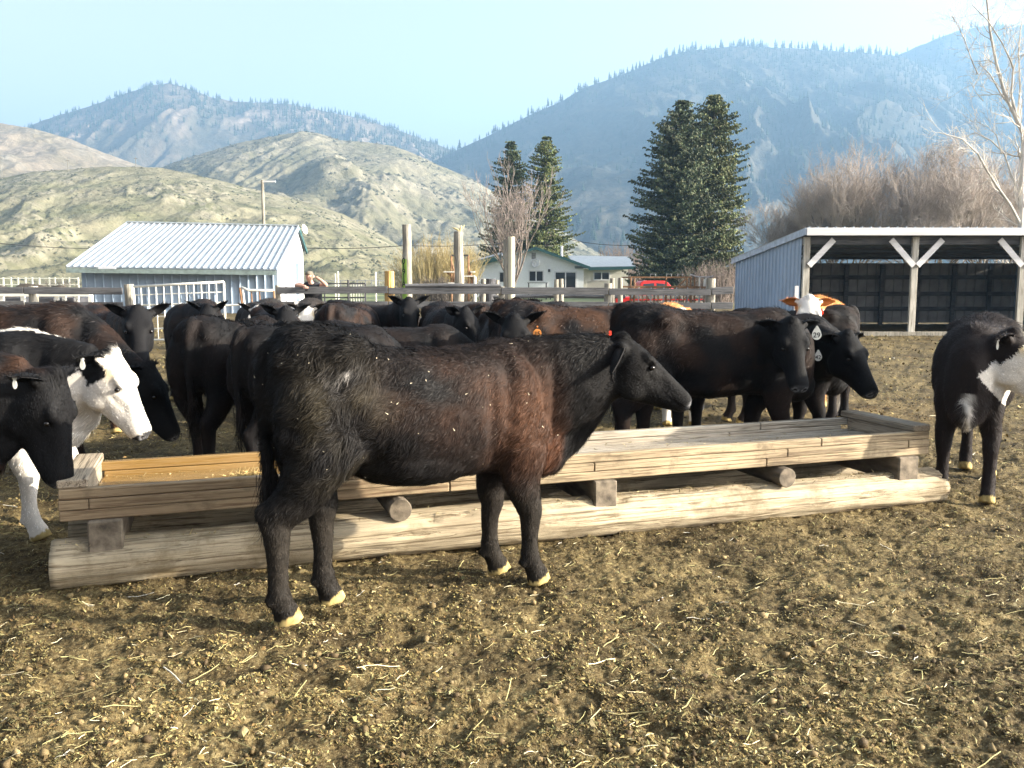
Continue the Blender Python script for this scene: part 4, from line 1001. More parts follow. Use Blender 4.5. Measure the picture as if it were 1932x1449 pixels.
def dish(c, r, d, label, parent):
    d = Vector(d).normalized(); q = d.to_track_quat('Z', 'Y').to_matrix().to_4x4(); V = []; F = []; nr_, na = 5, 18
    for k in range(nr_ + 1):
        rr = r * k / nr_
        for j in range(na): a = 2 * math.pi * j / na; V.append(q @ Vector((math.cos(a) * rr, math.sin(a) * rr, .30 * rr * rr / r)) + c)
    V += [v - d * .012 for v in V]; nn = (nr_ + 1) * na
    for k in range(nr_):
        for j in range(na):
            i = k * na + j; i2 = k * na + (j + 1) % na; F.append((i, i2, i2 + na, i + na)); F.append((i + na + nn, i2 + na + nn, i2 + nn, i + nn))
    for j in range(na): i = nr_ * na + j; i2 = nr_ * na + (j + 1) % na; F.append((i, i2, i2 + nn, i + nn))
    mb = MB(); mb.add(V, F); p = mb.build('satellite_dish', simple('dish_grey', (.6, .6, .58), .5), parent, smooth=True)
    m2 = MB(); m2.tube([c - d * .02, c - d * .25 - Vector((0, 0, .25))], .02, n=6); m2.tube([c - q.col[1].xyz * r * .9, c + d * r * 1.1], .012, n=6); m2.build('dish_arm', GREYT, p)
barn()
# ================================================================ house
HW = simple('house_siding', (.78, .80, .82), .6, var=.05); HC = simple('cream_siding', (.62, .60, .53), .6, var=.05)
GLASS, _nt, _b = new_mat('window_glass'); _b.inputs['Base Color'].default_value = (.02, .025, .03, 1); _b.inputs['Roughness'].default_value = .05; _b.inputs['Specular IOR Level'].default_value = .8
HRF = simple('house_roof', (.19, .22, .25), .45, var=.3, nscale=3, stretch=(1, 6, 1))
def house():
    root = empty('house', (0, 0, 0), 0, 'pale blue single storey house with green roof trim', 'house'); y = 80.0
    def Q(px, py, yy=y): return P(px, py, yy)
    zb = -.2; xl = Q(900, 530).x; xr = Q(1101, 530).x
    pk = Q(1011, 466); el = Q(886, 503, y); er = Q(1112, 503, y)
    wl, wp, wr = Q(900, 501), Q(1011, 469), Q(1101, 502)
    V = [(xl, y, zb), (xr, y, zb), (xr, y, wr.z), (wp.x, y, wp.z), (xl, y, wl.z)]; V2 = [(a, y + 9, c) for a, b, c in V]
    m = MB(); m.add(V + V2, [(0, 1, 2, 3, 4), (9, 8, 7, 6, 5)] + [(k, k + 5, (k + 1) % 5 + 5, (k + 1) % 5) for k in range(5)]); m.build('wall', HW, root)
    lap = MB()
    for k in range(26):
        z = .1 + k * .17
        def xa(z): return xl if z < wl.z else xl + (wp.x - xl) * (z - wl.z) / (wp.z - wl.z)
        def xb_(z): return xr if z < wr.z else xr + (wp.x - xr) * (z - wr.z) / (wp.z - wr.z)
        if z < wp.z - .3: lap.box((xa(z + .03) + .05, y - .018, z), (xb_(z + .03) - .05, y - .001, z + .02))
    lap.build('siding_laps', HW, root)
    for a, b, nm in ((el, pk, 'roof'), (pk, er, 'roof')):
        q = [a + Vector((0, -.7, 0)), b + Vector((0, -.7, 0)), b + Vector((0, 9.6, 0)), a + Vector((0, 9.6, 0))]; V = q + [p - Vector((0, 0, .12)) for p in q]
        MB().add(V, [(0, 1, 2, 3), (7, 6, 5, 4), (0, 4, 5, 1), (1, 5, 6, 2), (2, 6, 7, 3), (3, 7, 4, 0)]).build('roof', HRF, root)
        MB().bar(a + Vector((0, -.73, -.13)), b + Vector((0, -.73, -.13)), .05, .24).build('rake_board', GREEN, root)
    # left lean-to slope
    a = Q(884, 500, y - 1.5); MB().bar(a + Vector((0, 0, .05)), Q(945, 484, y - 1.5) + Vector((0, 0, .05)), .05, .30).build('rake_board', GREEN, root)
    q = [a, Q(945, 482, y - 1.5), Q(955, 474, y + 3), Q(893, 490, y + 3)]; MB().add(q + [p - Vector((0, 0, .1)) for p in q], [(0, 1, 2, 3), (7, 6, 5, 4), (0, 4, 5, 1), (1, 5, 6, 2), (2, 6, 7, 3), (3, 7, 4, 0)]).build('roof', HRF, root)
    # right wing
    xr2 = Q(1186, 530).x; MB().box((xr - .2, y + .5, zb), (xr2, y + 7, Q(1150, 507).z)).build('wing_wall', HC, root)
    e0, e1, r1, r0 = Q(1085, 504, y - .3), Q(1200, 502, y - .3), Q(1186, 484, y + 4), Q(1072, 482, y + 4)
    MB().add([e0, e1, r1, r0] + [p - Vector((0, 0, .12)) for p in (e0, e1, r1, r0)], [(0, 1, 2, 3), (7, 6, 5, 4), (0, 4, 5, 1), (1, 5, 6, 2), (2, 6, 7, 3), (3, 7, 4, 0)]).build('roof', HRF, root)
    MB().bar(e0 + Vector((1.2, -.03, -.15)), e1 + Vector((0, -.03, -.15)), .05, .26).build('eave_board', GREEN, root)
    def win(px0, px1, py0, py1, yy, nm='window', split=1, label=None):
        a = Q(px0, py1, yy); b = Q(px1, py0, yy); w = MB(); t = .10
        for lo, hi in (((a.x, yy - .06, a.z), (a.x + t, yy, b.z)), ((b.x - t, yy - .06, a.z), (b.x, yy, b.z)), ((a.x + t, yy - .06, b.z - t), (b.x - t, yy, b.z)), ((a.x + t, yy - .06, a.z), (b.x - t, yy, a.z + t))): w.box(lo, hi)
        for k in range(split):
            cx = a.x + (b.x - a.x) * (k + 1) / (split + 1); w.box((cx - .05, yy - .055, a.z + t), (cx + .05, yy, b.z - t))
        f = w.build(nm, BARNW, root, label=label); g = MB(); g.box((a.x + t, yy - .03, a.z + t), (b.x - t, yy - .02, b.z - t)); g.build('pane', GLASS, f)
    win(997, 1026, 510, 532, y); win(1046, 1088, 512, 546, y, 'sliding_door'); win(941, 952, 512, 534, y, 'window', 0); win(1119, 1151, 512, 529, y + .5)
    a = Q(1108, 531, y + .3); b = Q(1147, 545, y + .3); MB().box((a.x, a.y, b.z), (b.x, a.y + .05, a.z)).build('lattice_panel', simple('lattice', (.40, .38, .34), .8, var=.4, nscale=30), root)
    a = Q(1003, 477); MB().box((a.x, y - .05, a.z - .55), (a.x + .38, y - .01, a.z)).build('gable_vent', GREYT, root)
    c = Q(1060, 464, y + 1.5); MB().tube([(c.x, c.y, c.z - 1.3), (c.x, c.y, c.z)], .11, n=10).build('chimney', BARNW, root)
    dish(Q(1011, 497, y - .5), .42, (-.4, -1, .35), '', root)
    c = Q(1036, 510); MB().box((c.x - .1, y - .12, c.z - .15), (c.x + .1, y - .01, c.z + .1)).build('wall_lamp', DARKM, root)
house()
def picnic():
    y = 70; root = empty('picnic_table', (0, 0, 0), 0, 'thin metal table and bench before the house window', 'table'); zt = P(1010, 533, y).z
    x0, x1 = X(995, y), X(1033, y)
    MB().box((x0, y - .4, zt - .05), (x1, y + .4, zt)).build('table_top', WOODG, root); MB().box((x0 + .3, y - .9, zt - .42), (x1 + .3, y - .6, zt - .37)).build('bench', WOODG, root)
    for x in (x0 + .1, x1 - .1): MB().box((x - .04, y - .35, 0), (x + .04, y + .35, zt - .052)).build('leg', DARKM, root)
    for x in (x0 + .4, x1 + .2): MB().box((x - .04, y - .86, 0), (x + .04, y - .64, zt - .422)).build('leg', DARKM, root)
picnic()
# ---------------- rusty feeder panels and red pickup
def feeder():
    y = 29.0; root = empty('hay_feeder', (0, 0, 0), 0, 'rusty steel bale feeder cage behind the right fence', 'feeder')
    x0, x1 = X(1190, y), X(1332, y); zt = P(1250, 523, y).z; zm = P(1250, 542, y).z; D_ = 2.4
    for yy in (y, y + D_):
        MB().bar((x0, yy, zt), (x1 - .55, yy, zt), .05).build('top_bar', RUSTY, root); MB().bar((x0, yy, zm), (x1, yy, zm), .06).build('rail', RUSTY, root); MB().bar((x0, yy, .25), (x1, yy, .25), .06).build('rail', RUSTY, root)
    for xx in (x0, x1 - .55): MB().bar((xx, y, zt), (xx, y + D_, zt), .05).build('top_bar', RUSTY, root)
    rn = random.Random(3)
    for k in range(18):
        x = x0 + .12 + (x1 - x0 - .2) * k / 17; MB().tube([(x, y - .02, .25), (x + rn.uniform(-.03, .05), y - .02, zm)], .022, n=6).build('slanted_bar', GREYT if k % 3 == 1 else RUSTY, root)
    for x in (x0, x0 + .12, x0 + 1.15, x1 - .62, x1 - .5): MB().tube([(x, y, .25), (x, y, zt + .02)], .03, n=6).build('upright', RUSTY, root)
    for px, h in ((1232, .0), (1262, 0), (1283, 0)):
        x = X(px, y); MB().tube([(x - .08, y, zt), (x - .08, y, zt + .10), (x + .08, y, zt + .10), (x + .08, y, zt)], .012, n=5).build('hook', GREYT, root)
    for x, tz_ in ((x1 - .35, .02), (x1 - .2, .0), (x1 - .05, -.06), (x1 + .03, -.02)): MB().tube([(x, y + .1, 0.1), (x + rn.uniform(-.03, .03), y + .1, zt + tz_)], .025, n=6).build('upright', WHITEP if rn.random() < .6 else RUSTY, root)
    MB().tube([(x1 - .5, y + .1, zt + .09), (x1 - .3, y + .1, zt + .02), (x1 + .1, y + .1, zt + .0), (x1 + .25, y + .1, zt + .04)], .022, n=6).build('bent_bar', GREYT, root)
    MB().tube([(x0 + .1, y, zt - .05), (x0 - .1 + .25, y, zm + .1), (x0 + .05, y, .3)], .028, n=6).build('brace', RUSTY, root)
    MB().tube([(x1 - .62, y, zt - .03), (x1 - .95, y, zm)], .028, n=6).build('brace', RUSTY, root)
feeder()
def pickup():
    RED = simple('red_paint', (.55, .02, .015), .3, var=.05, spec=.6); BLK = simple('tyre_rubber', (.015, .015, .015), .9)
    y = 38.0; root = empty('pickup_truck', (X(1228, y), y, -.34), 0, 'red pickup truck parked behind the rusty feeder', 'truck')
    prof = [(-1.55, .55), (-1.6, 1.10), (-.65, 1.15), (-.55, 1.72), (-.42, 1.80), (.45, 1.80), (.62, 1.72), (1.05, 1.20), (2.05, 1.08), (2.2, .95), (2.22, .50)]
    wd = .86; V = []; n = len(prof)
    for s in (-1, 1):
        for (x, z) in prof: V.append((x, s * (wd - (.14 if z > 1.3 else 0)), z))
    F = [tuple(range(n)), tuple(range(2 * n - 1, n - 1, -1))] + [(k, k + n, (k + 1) % n + n, (k + 1) % n) for k in range(n)]
    MB().add(V, F).build('body', RED, root, bevel=.03)
    for s in (-1, 1):
        yy = s * (wd - .13)
        for nm, q in (('window', [(-.45, 1.22), (-.42, 1.66), (.02, 1.70), (.02, 1.22)]), ('window', [(.12, 1.22), (.12, 1.70), (.50, 1.66), (.86, 1.22)])):
            V = [(x, yy + s * (.005 + (1.72 - z) * .24), z) for x, z in q] + [(x, yy - s * .03 + s * (1.72 - z) * .24, z) for x, z in q]
            MB().add(V, [(0, 1, 2, 3), (7, 6, 5, 4)] + [(k, k + 4, (k + 1) % 4 + 4, (k + 1) % 4) for k in range(4)]).build(nm, GLASS, root)
        for x in (-1.0, 1.45):
            w = MB().tube([(x, s * .68, .62), (x, s * .90, .62)], .36, n=20).build('wheel', BLK, root); MB().tube([(x, s * .895, .62), (x, s * .915, .62)], .2, n=14).build('rim', GREYT, w)
        MB().box((2.15, s * .6 - .15, .82), (2.235, s * .6 + .15, .98)).build('headlight', WHITEP, root)
pickup()
def woodpile():
    y = 33.5; root = empty('wood_stack', (0, 0, 0), 0, 'grey stack of weathered logs below the red pickup', 'stack'); rn = random.Random(5); mb = MB()
    for r in range(5):
        for k in range(24):
            x = X(1196, y) + .12 * k + (.06 if r % 2 else 0); mb.tube([(x, y - .3 + rn.uniform(-.05, .05), .08 + .19 * r + rn.uniform(-.01, .01)), (x, y + .6, .08 + .19 * r)], rn.uniform(.06, .085), n=7)
    mb.build('logs', WOODP, root)
woodpile()
# ---------------- rusty loading frame by the dark post
def frame_tower():
    y = 26; root = empty('loading_frame', (0, 0, 0), 0, 'tall rusty loading frame with steps around the dark post', 'frame')
    for px, t in ((852, 482), (884, 482)): MB().tube([(X(px, y), y, 0), (X(px, y), y, P(px, t, y).z)], .03, n=6).build('upright', RUSTY, root)
    MB().bar((X(852, y), y, P(852, 482, y).z), (X(884, y), y, P(852, 482, y).z), .05).build('cross_bar', DARKM, root)
    for px0, px1, py in ((838, 857, 512), (876, 896, 520), (888, 896, 512), (846, 857, 533)): MB().box((X(px0, y), y - .15, P(px0, py, y).z - .03), (X(px1, y), y + .25, P(px0, py, y).z)).build('step', WHITEP, root)
    for a, b in (((853, 496), (857, 512)), ((857, 512), (855, 540)), ((843, 514), (854, 522)), ((888, 513), (894, 540)), ((884, 500), (890, 535))):
        MB().tube([P(a[0], a[1], y), P(b[0], b[1], y)], .025, n=5).build('brace', RUSTY, root)
    MB().tube([(X(896, y), y, 0), (X(896, y), y, P(896, 522, y).z)], .05, n=6).build('upright', WHITEP, root)
frame_tower()
# ---------------- green-grey pipe gate and far fences
def pipe_gate():
    y = 30; root = empty('pipe_gate', (0, 0, 0), 0, 'dark pipe gate in the far lane right of the person', 'gate'); zt = P(650, 535, y).z
    for z in (zt, .9, .5): MB().tube([(X(606, y), y, z), (X(689, y), y, z)], .025, n=6).build('bar', DARKM, root)
    for px in (606, 612, 657, 689): MB().tube([(X(px, y), y, 0), (X(px, y), y, zt + (.12 if px == 657 else 0))], .04 if px == 657 else .025, n=6).build('upright', DARKM, root)
    for k in range(6): x = X(662 + k * 5, y); MB().tube([(x, y, .5), (x, y, zt)], .014, n=5).build('thin_bar', WHITEP, root)
pipe_gate()
for px, t, lb in ((633, 516, 'thin pale pole between the person and the dark gate'), (638, 512, 'thin pale pole just left of the dark pipe gate'), (709, 513, 'thin pale pole left of the yellow fence post')):
    o = MB().tube([(X(px, 34), 34, 0), (X(px, 34), 34, P(px, t, 34).z)], .03, n=6).build('thin_pole', WHITEP); tag(o, lb, 'pole', 'thin poles in the lane')
def paddock(label, px0, px1, y, n, zt, mat):
    root = empty('paddock_fence', (0, 0, 0), 0, label, 'fence')
    for k in range(n):
        px = px0 + (px1 - px0) * k / (n - 1) + random.Random(k).uniform(-3, 3); MB().box((X(px, y) - .07, y, 0), (X(px, y) + .07, y + .14, zt)).build('post', mat, root)
    for z in (zt - .1, zt * .55): MB().box((X(px0, y), y - .05, z - .05), (X(px1, y), y - .005, z + .05)).build('rail', mat, root)
paddock('distant white paddock fence below the left hill', -120, 146, 105, 20, 1.85, WHITEP)
paddock('distant pale paddock fence right of the barn', 600, 760, 120, 12, 1.6, GREYT)
# white sheds and clutter left of barn seen between rails
def clutter():
    y = 26; root = empty('calf_pen', (0, 0, 0), 0, 'white framed calf pens seen through the left fence', 'pen'); zt = P(100, 556, y).z; z0 = .35
    for px in (0, 40, 62, 104, 118, 142, 168): MB().box((X(px, y) - .05, y, 0), (X(px, y) + .05, y + .1, zt)).build('upright', WHITEP, root)
    for z in (zt, .62, .35): MB().box((X(-30, y), y - .04, z - .05), (X(168, y), y - .002, z + .05)).build('rail', WHITEP, root)
    for px0, px1 in ((2, 38), (66, 100), (108, 138)): MB().box((X(px0, y + .5), y + .5, 0), (X(px1, y + .5), y + 1.6, zt - .1)).build('dark_panel', DARKM, root, bevel=.02)
clutter()
def manure_pile():
    y0 = 34; V = []; nx, ny = 90, 14
    for i in range(nx):
        for j in range(ny):
            px = -40 + 190 * i / (nx - 1); t = j / (ny - 1); y = y0 + 3 * t; V.append((X(px, y), y, 0))
    V = np.array(V); h = fbm(V * 1.2, 4) * .35; t = np.tile(np.linspace(0, 1, ny), nx); ex = np.repeat(np.linspace(0, 1, nx), ny)
    V[:, 2] = np.sin(np.pi * t) * (1.25 + h) * np.minimum(1, np.minimum(ex * 8, (1 - ex) * 8)); idx = np.arange(nx * ny).reshape(nx, ny)
    F = np.stack([idx[:-1, :-1], idx[1:, :-1], idx[1:, 1:], idx[:-1, 1:]], -1).reshape(-1, 4)
    tag(mesh_np('manure_pile', V, F, simple('dark_manure', (.05, .04, .03), .9, var=.5, nscale=3), smooth=True), 'long dark manure pile left of the blue barn', 'pile')
manure_pile()
# ---------------- utility poles and wire
def util_pole(px, top, y, r, arm, label):
    root = empty('utility_pole', (0, 0, 0), 0, label, 'pole', 'utility poles'); x = X(px, y); zt = P(px, top, y).z
    z0 = -1 if y < 200 else P(px, top, y).z - 12
    MB().tube([(x, y, z0), (x, y, zt)], [r, r * .8], n=8).build('shaft', WOODP, root)
    if arm: MB().box((x - .15, y - .06, zt - .14), (x + arm, y + .06, zt - .04)).build('cross_arm', WHITEW if y < 100 else WOODP, root)
util_pole(501, 340, 62, .13, .9, 'wooden utility pole rising behind the blue barn roof')
def wires():
    root = empty('power_line', (0, 0, 0), 0, 'thin dark power line sagging across the yard', 'wire', None)
    for (a, b, sag) in ((P(-60, 452, 60), P(290, 466, 60), .3), (P(578, 468, 60), P(766, 463, 60), .1), (P(766, 463, 60), P(1000, 452, 62), .2), (P(1075, 452, 75), P(1210, 462, 70), .2), (P(1330, 468, 70), P(1400, 475, 70), .1)):
        pts = [a.lerp(b, t / 10) - Vector((0, 0, sag * 4 * (t / 10) * (1 - t / 10))) for t in range(11)]; MB().tube(pts, .022, n=5).build('wire', DARKM, root)
wires()
# ================================================================ hills and mountains
def _landm():
    m = vcol_mat('hill_land', rough=.95, spec=.05, nscale=.09, var=.35); nt = m.node_tree; bs = nt.nodes['Principled BSDF']
    n = noise(nt, coords(nt), .07, 9, .68); bump(nt, bs, n, .9, 5.0); return m
LANDM = _landm()
def hill(name, crest, D0, Dc, colf, seed, L=150.0, amp=.10, gul=.10, px0=-500, px1=2450, step=4.0, rows=150, power=1.0, zbase=-3.0, crest_amp=.012, back=1.35, rocky=None, knolls=()):
    pxs = np.arange(px0, px1, step); cx = [c[0] for c in crest]; cy = [c[1] for c in crest]; py = np.interp(pxs, cx, cy)
    # soften the corners of the crest line
    k = np.array([1, 2, 3, 2, 1.]); k /= k.sum(); py = np.convolve(np.pad(py, 2, 'edge'), k, 'valid')
    u = (pxs - CX) / FPX; v = (py - CY) / FPX
    den = math.cos(TH) - v * math.sin(TH); az = u / den; el = (-math.sin(TH) - v * math.cos(TH)) / den
    zc = CAMH + el * Dc
    t = np.concatenate([np.linspace(0, 1, rows), np.linspace(1, back, 24)[1:]])
    A, T = np.meshgrid(az, t); ZC = np.tile(zc, (len(t), 1)); D = D0 + (Dc - D0) * T
    X_ = A * D; Y_ = D; tt = np.clip(T, 0, 1)
    prof = (.55 * tt ** power + .45 * tt ** (power * 1.9)); Z = zbase + (ZC - zbase) * prof
    over = np.clip(T - 1, 0, 9); Z = Z - (ZC - zbase) * (over / (back - 1)) * .8
    env = np.sin(np.pi * np.clip(tt, 0, 1) ** .8) ** .8 + crest_amp; env = np.where(T > 1, crest_amp + over * 2, env); env = np.maximum(env, crest_amp * (tt > .8))
    p = np.stack([X_.ravel() / L, Y_.ravel() / L, np.full(X_.size, seed * 1.7)], 1)
    w = np.stack([fbm(p * .7 + 5, 2), fbm(p * .7 + 11, 2), p[:, 2] * 0], 1) * .6; pw = p + w
    H = np.maximum(ZC, 20).ravel()
    n1 = fbm(pw * .8, 4); g = fbm(pw * (2.2, .8, 1), 4, ridged=True); f = fbm(p * 7, 4, ridged=True)
    rock = sstep(.02, .35, fbm(p * 1.7 + 30, 3) + (.25 * (g - .2)))
    if rocky is not None: rock = np.clip(rock * rocky, 0, 1)
    dz = (amp * n1 + gul * (g - .3)) * H * env.ravel() + f * rock * H * .042 * (env.ravel() + .05) + fbm(p * 20, 3) * H * .006
    Z = Z.ravel() + dz
    for (kx, kt, kr, kh) in knolls:
        ka = (kx - CX) / FPX; Z = Z + kh * np.exp(-(((A.ravel() - ka) / (kr / FPX)) ** 2 + ((T.ravel() - kt) / .12) ** 2))
    m, n = X_.shape; V = np.stack([X_.ravel(), Y_.ravel(), Z], 1); idx = np.arange(m * n).reshape(m, n)
    F = np.stack([idx[:-1, :-1], idx[:-1, 1:], idx[1:, 1:], idx[1:, :-1]], -1).reshape(-1, 4)
    G3 = V.reshape(m, n, 3); gy = np.gradient(G3, axis=0); gx = np.gradient(G3, axis=1); nn = np.cross(gx, gy); nn /= np.linalg.norm(nn, axis=2)[..., None] + 1e-9
    sl = 1 - np.abs(nn[..., 2].ravel())
    C = colf(V, p, sl, rock, tt.ravel(), pxs, g)
    o = mesh_np(name, V, F, LANDM, col=C, smooth=True); tag(o, kind='structure')
    return dict(V=G3, az=az, t=t, pxs=pxs, rock=rock.reshape(m, n), o=o)
def land_col(grass, dry, rockc, shrub, shr=.5):
    def f(V, p, sl, rock, t, pxs, g):
        n = fbm(p * 3 + 3, 4); n2 = fbm(p * 16 + 8, 3); c = mixv(np.tile(grass, (len(V), 1)), dry, sstep(-.3, .35, n + .3 * (t - .5)))
        c = mixv(c, rockc, np.clip(rock * sstep(-.1, .3, n2 + sl * .6), 0, 1) * .85)
        c = mixv(c, shrub, sstep(.05, .35, n2 - .3 * g + shr - .5) * .55)
        path = np.exp(-((((t * 11 + n * .5) % 1) - .5) / .05) ** 2) * sstep(.0, .3, fbm(p * (.6, 3, 1) + 70, 2)); c = mixv(c, np.array(dry) * 1.25, path * .5)
        return c
    return f
HA = hill('front_hill', [(-500, 352), (-150, 345), (0, 337), (60, 325), (120, 320), (200, 314), (300, 316), (360, 328), (420, 342), (480, 358), (540, 372), (600, 388), (650, 405), (700, 432), (750, 462), (800, 492), (850, 517), (900, 532), (1000, 545), (2450, 560)],
    230, 560, land_col((.165, .160, .088), (.235, .212, .135), (.33, .295, .215), (.10, .092, .06), .35), 1, L=85, amp=.11, gul=.105, px1=1100, step=3.0, rows=190, rocky=1.0, crest_amp=.05)
HB = hill('middle_hill', [(-500, 420), (150, 380), (260, 335), (300, 318), (340, 303), (400, 285), (450, 270), (520, 256), (570, 248), (600, 251), (640, 264), (690, 268), (740, 275), (775, 287), (820, 308), (860, 325), (900, 343), (930, 362), (980, 395), (1040, 418), (1090, 438), (1140, 462), (1185, 485), (1250, 515), (1320, 540), (2450, 560)],
    560, 1150, land_col((.165, .152, .092), (.232, .205, .138), (.29, .255, .19), (.09, .082, .058), .40), 2, L=170, amp=.12, gul=.14, px0=0, px1=1450, step=3.0, rows=170, crest_amp=.03, knolls=((640, .60, 45, 16), (590, .45, 60, 10), (700, .35, 50, 8)))
HC_ = hill('left_hill', [(-500, 215), (-200, 222), (0, 232), (60, 242), (130, 262), (200, 290), (250, 308), (300, 325), (400, 360), (600, 420)],
    650, 1300, land_col((.19, .155, .095), (.25, .20, .14), (.30, .26, .2), (.12, .095, .07), .45), 3, L=190, amp=.10, gul=.13, px1=620, step=4, rows=110)
HD = hill('forested_mountain', [(-500, 330), (-100, 285), (0, 262), (50, 240), (90, 224), (150, 207), (200, 190), (250, 172), (290, 161), (320, 157), (350, 165), (400, 184), (450, 192), (540, 196), (600, 207), (680, 224), (740, 242), (800, 264), (850, 282), (950, 318), (1200, 400)],
    1500, 2600, land_col((.085, .075, .050), (.155, .118, .080), (.27, .21, .16), (.050, .050, .036), .55), 4, L=380, amp=.12, gul=.16, px1=1300, step=3.2, rows=170, crest_amp=.015)
HE = hill('right_mountain', [(-200, 560), (500, 420), (700, 350), (800, 312), (870, 280), (930, 252), (1000, 217), (1060, 191), (1100, 167), (1160, 146), (1200, 131), (1240, 112), (1300, 96), (1350, 91), (1400, 87), (1450, 90), (1520, 92), (1580, 98), (1640, 101), (1700, 107), (1800, 150), (2000, 240), (2450, 330)],
    900, 2200, land_col((.042, .042, .032), (.068, .060, .045), (.21, .18, .14), (.026, .028, .022), .55), 5, L=330, amp=.11, gul=.15, px0=500, px1=2450, step=3.4, rows=200, crest_amp=.012, rocky=.3)
HF = hill('far_right_mountain', [(1200, 330), (1500, 200), (1620, 140), (1690, 106), (1740, 84), (1800, 60), (1850, 49), (1900, 46), (1960, 50), (2100, 70), (2450, 130)],
    1300, 2450, land_col((.045, .050, .035), (.07, .065, .05), (.12, .11, .09), (.035, .04, .03), .6), 6, L=400, amp=.08, gul=.10, px0=1200, px1=2450, step=4, rows=120, crest_amp=.01)
# ---------------- distant conifers
CONE = simple('conifer_far', (.035, .048, .026), .95, var=.35, nscale=.5, spec=.05)
def tiny_conifer(h, seed):
    rs = np.random.RandomState(seed); V = [(0, 0, h)]; F = []; tiers = 5; n = 7; V = []; 
    for k in range(tiers):
        z0 = h * (.12 + .80 * k / tiers); z1 = min(h, z0 + h * .34); r = h * .19 * (1 - k / tiers * .85) * rs.uniform(.8, 1.2); b = len(V)
        for j in range(n): a = 2 * math.pi * j / n + k; rr = r * rs.uniform(.6, 1.35); V.append((math.cos(a) * rr, math.sin(a) * rr, z0 + h * rs.uniform(-.03, .03)))
        V.append((rs.normal(0, h * .012), rs.normal(0, h * .012), z1)); F += [(b + j, b + (j + 1) % n, b + n) for j in range(n)]
    b = len(V); V += [(-.02 * h, 0, -.1 * h), (.02 * h, 0, -.1 * h), (0, .02 * h, -.1 * h), (0, 0, h * .3)]; F += [(b, b + 1, b + 3), (b + 1, b + 2, b + 3), (b + 2, b, b + 3)]
    return np.array(V), np.array(F)
PROTO = [tiny_conifer(1.0, s) for s in range(5)]
def surf(Hd, px, t):
    i = np.clip(np.searchsorted(Hd['t'], t), 1, len(Hd['t']) - 1); j = int(np.clip((px - Hd['pxs'][0]) / (Hd['pxs'][1] - Hd['pxs'][0]), 0, len(Hd['pxs']) - 1)); return Hd['V'][i, j]
def forest(name, Hd, n, dens, h0, h1, seed):
    rs = np.random.RandomState(seed); V = []; F = []; b = 0; cnt = 0; tries = 0
    while cnt < n and tries < n * 40:
        tries += 1; px = rs.uniform(Hd['pxs'][0], Hd['pxs'][-1]); t = rs.rand() ** .7
        if rs.rand() > dens(px, t): continue
        p = surf(Hd, px, t); q = PROTO[rs.randint(5)]; h = rs.uniform(h0, h1); V.append(q[0] * (h * rs.uniform(.9, 1.1), h, h) + p); F.append(q[1] + b); b += len(q[0]); cnt += 1
    o = mesh_np(name, np.vstack(V), np.vstack(F), CONE); tag(o, kind='stuff')
forest('mountain_forest', HD, 3600, lambda px, t: (.75 * float(sstep(380, 520, px)) * (t > .25) + .55 * (px < 420) * (t > .80) + .12) * (.35 + .9 * max(0, float(pnoise([[px / 45., t * 7, 3.]])[0]) + .35)) * (px < 1000), 11, 20, 1)
forest('slope_forest', HE, 5200, lambda px, t: (.12 + .75 * float(sstep(1150, 1500, px)) * (.3 + t) + .5 * (t > .90)) * (.25 + max(0, float(pnoise([[px / 50., t * 9, 7.]])[0]) + .3)) * (px > 800), 8, 16, 2)
forest('high_forest', HF, 2200, lambda px, t: .7, 12, 22, 3)
forest('valley_conifers', HE, 90, lambda px, t: 1.0 * (t < .16) * (1100 < px < 1240), 8, 18, 4)
def scrub(name, Hd, n, s0, s1, seed, pxr):
    rs = np.random.RandomState(seed); V = []; F = []; b = 0
    for _ in range(n):
        px = rs.uniform(*pxr); t = rs.rand(); i = min(len(Hd['t']) - 1, int(np.searchsorted(Hd['t'], t))); j = int(np.clip((px - Hd['pxs'][0]) / (Hd['pxs'][1] - Hd['pxs'][0]), 0, len(Hd['pxs']) - 1))
        if pnoise([[px / 30., t * 9, seed]])[0] + .25 * Hd['rock'][i, j] + rs.normal(0, .2) < .12: continue
        p = Hd['V'][i, j]; s = rs.uniform(s0, s1); q = np.array([(math.cos(a) * s * rs.uniform(.6, 1.2), math.sin(a) * s * rs.uniform(.6, 1.2), -.1) for a in np.arange(5) * 1.257] + [(rs.normal(0, .2) * s, 0, s * rs.uniform(.5, .9))])
        V.append(q + p + np.array([rs.uniform(-1, 1), 0, 0])); F += [(b + k, b + (k + 1) % 5, b + 5) for k in range(5)]; b += 6
    tag(mesh_np(name, np.vstack(V), np.array(F), simple('scrub_' + str(seed), (.085, .085, .05), .95, var=.4, nscale=.3)), kind='stuff')
scrub('sagebrush', HA, 6000, .4, 1.2, 3, (-200, 900)); scrub('hill_scrub', HB, 7000, .9, 2.6, 4, (250, 1200))
def ridge_pines(Hd, seed, spots, label, h0, h1):
    rs = np.random.RandomState(seed); pro = []
    for k in range(4):
        q = PROTO[k]; o = mesh_np('ridge_pine', q[0], q[1], CONE, lnk=False); pro.append(o.data)
    for px in spots:
        p = surf(Hd, px, .992); o = bpy.data.objects.new('ridge_pine', pro[rs.randint(4)]); link(o); h = rs.uniform(h0, h1); o.location = p; o.scale = (h * rs.uniform(.8, 1.1), h, h); o.rotation_euler = (0, 0, rs.rand() * 6)
        tag(o, label, 'tree', 'pines along ' + label.split(' along ')[1])
rs_ = np.random.RandomState(9)
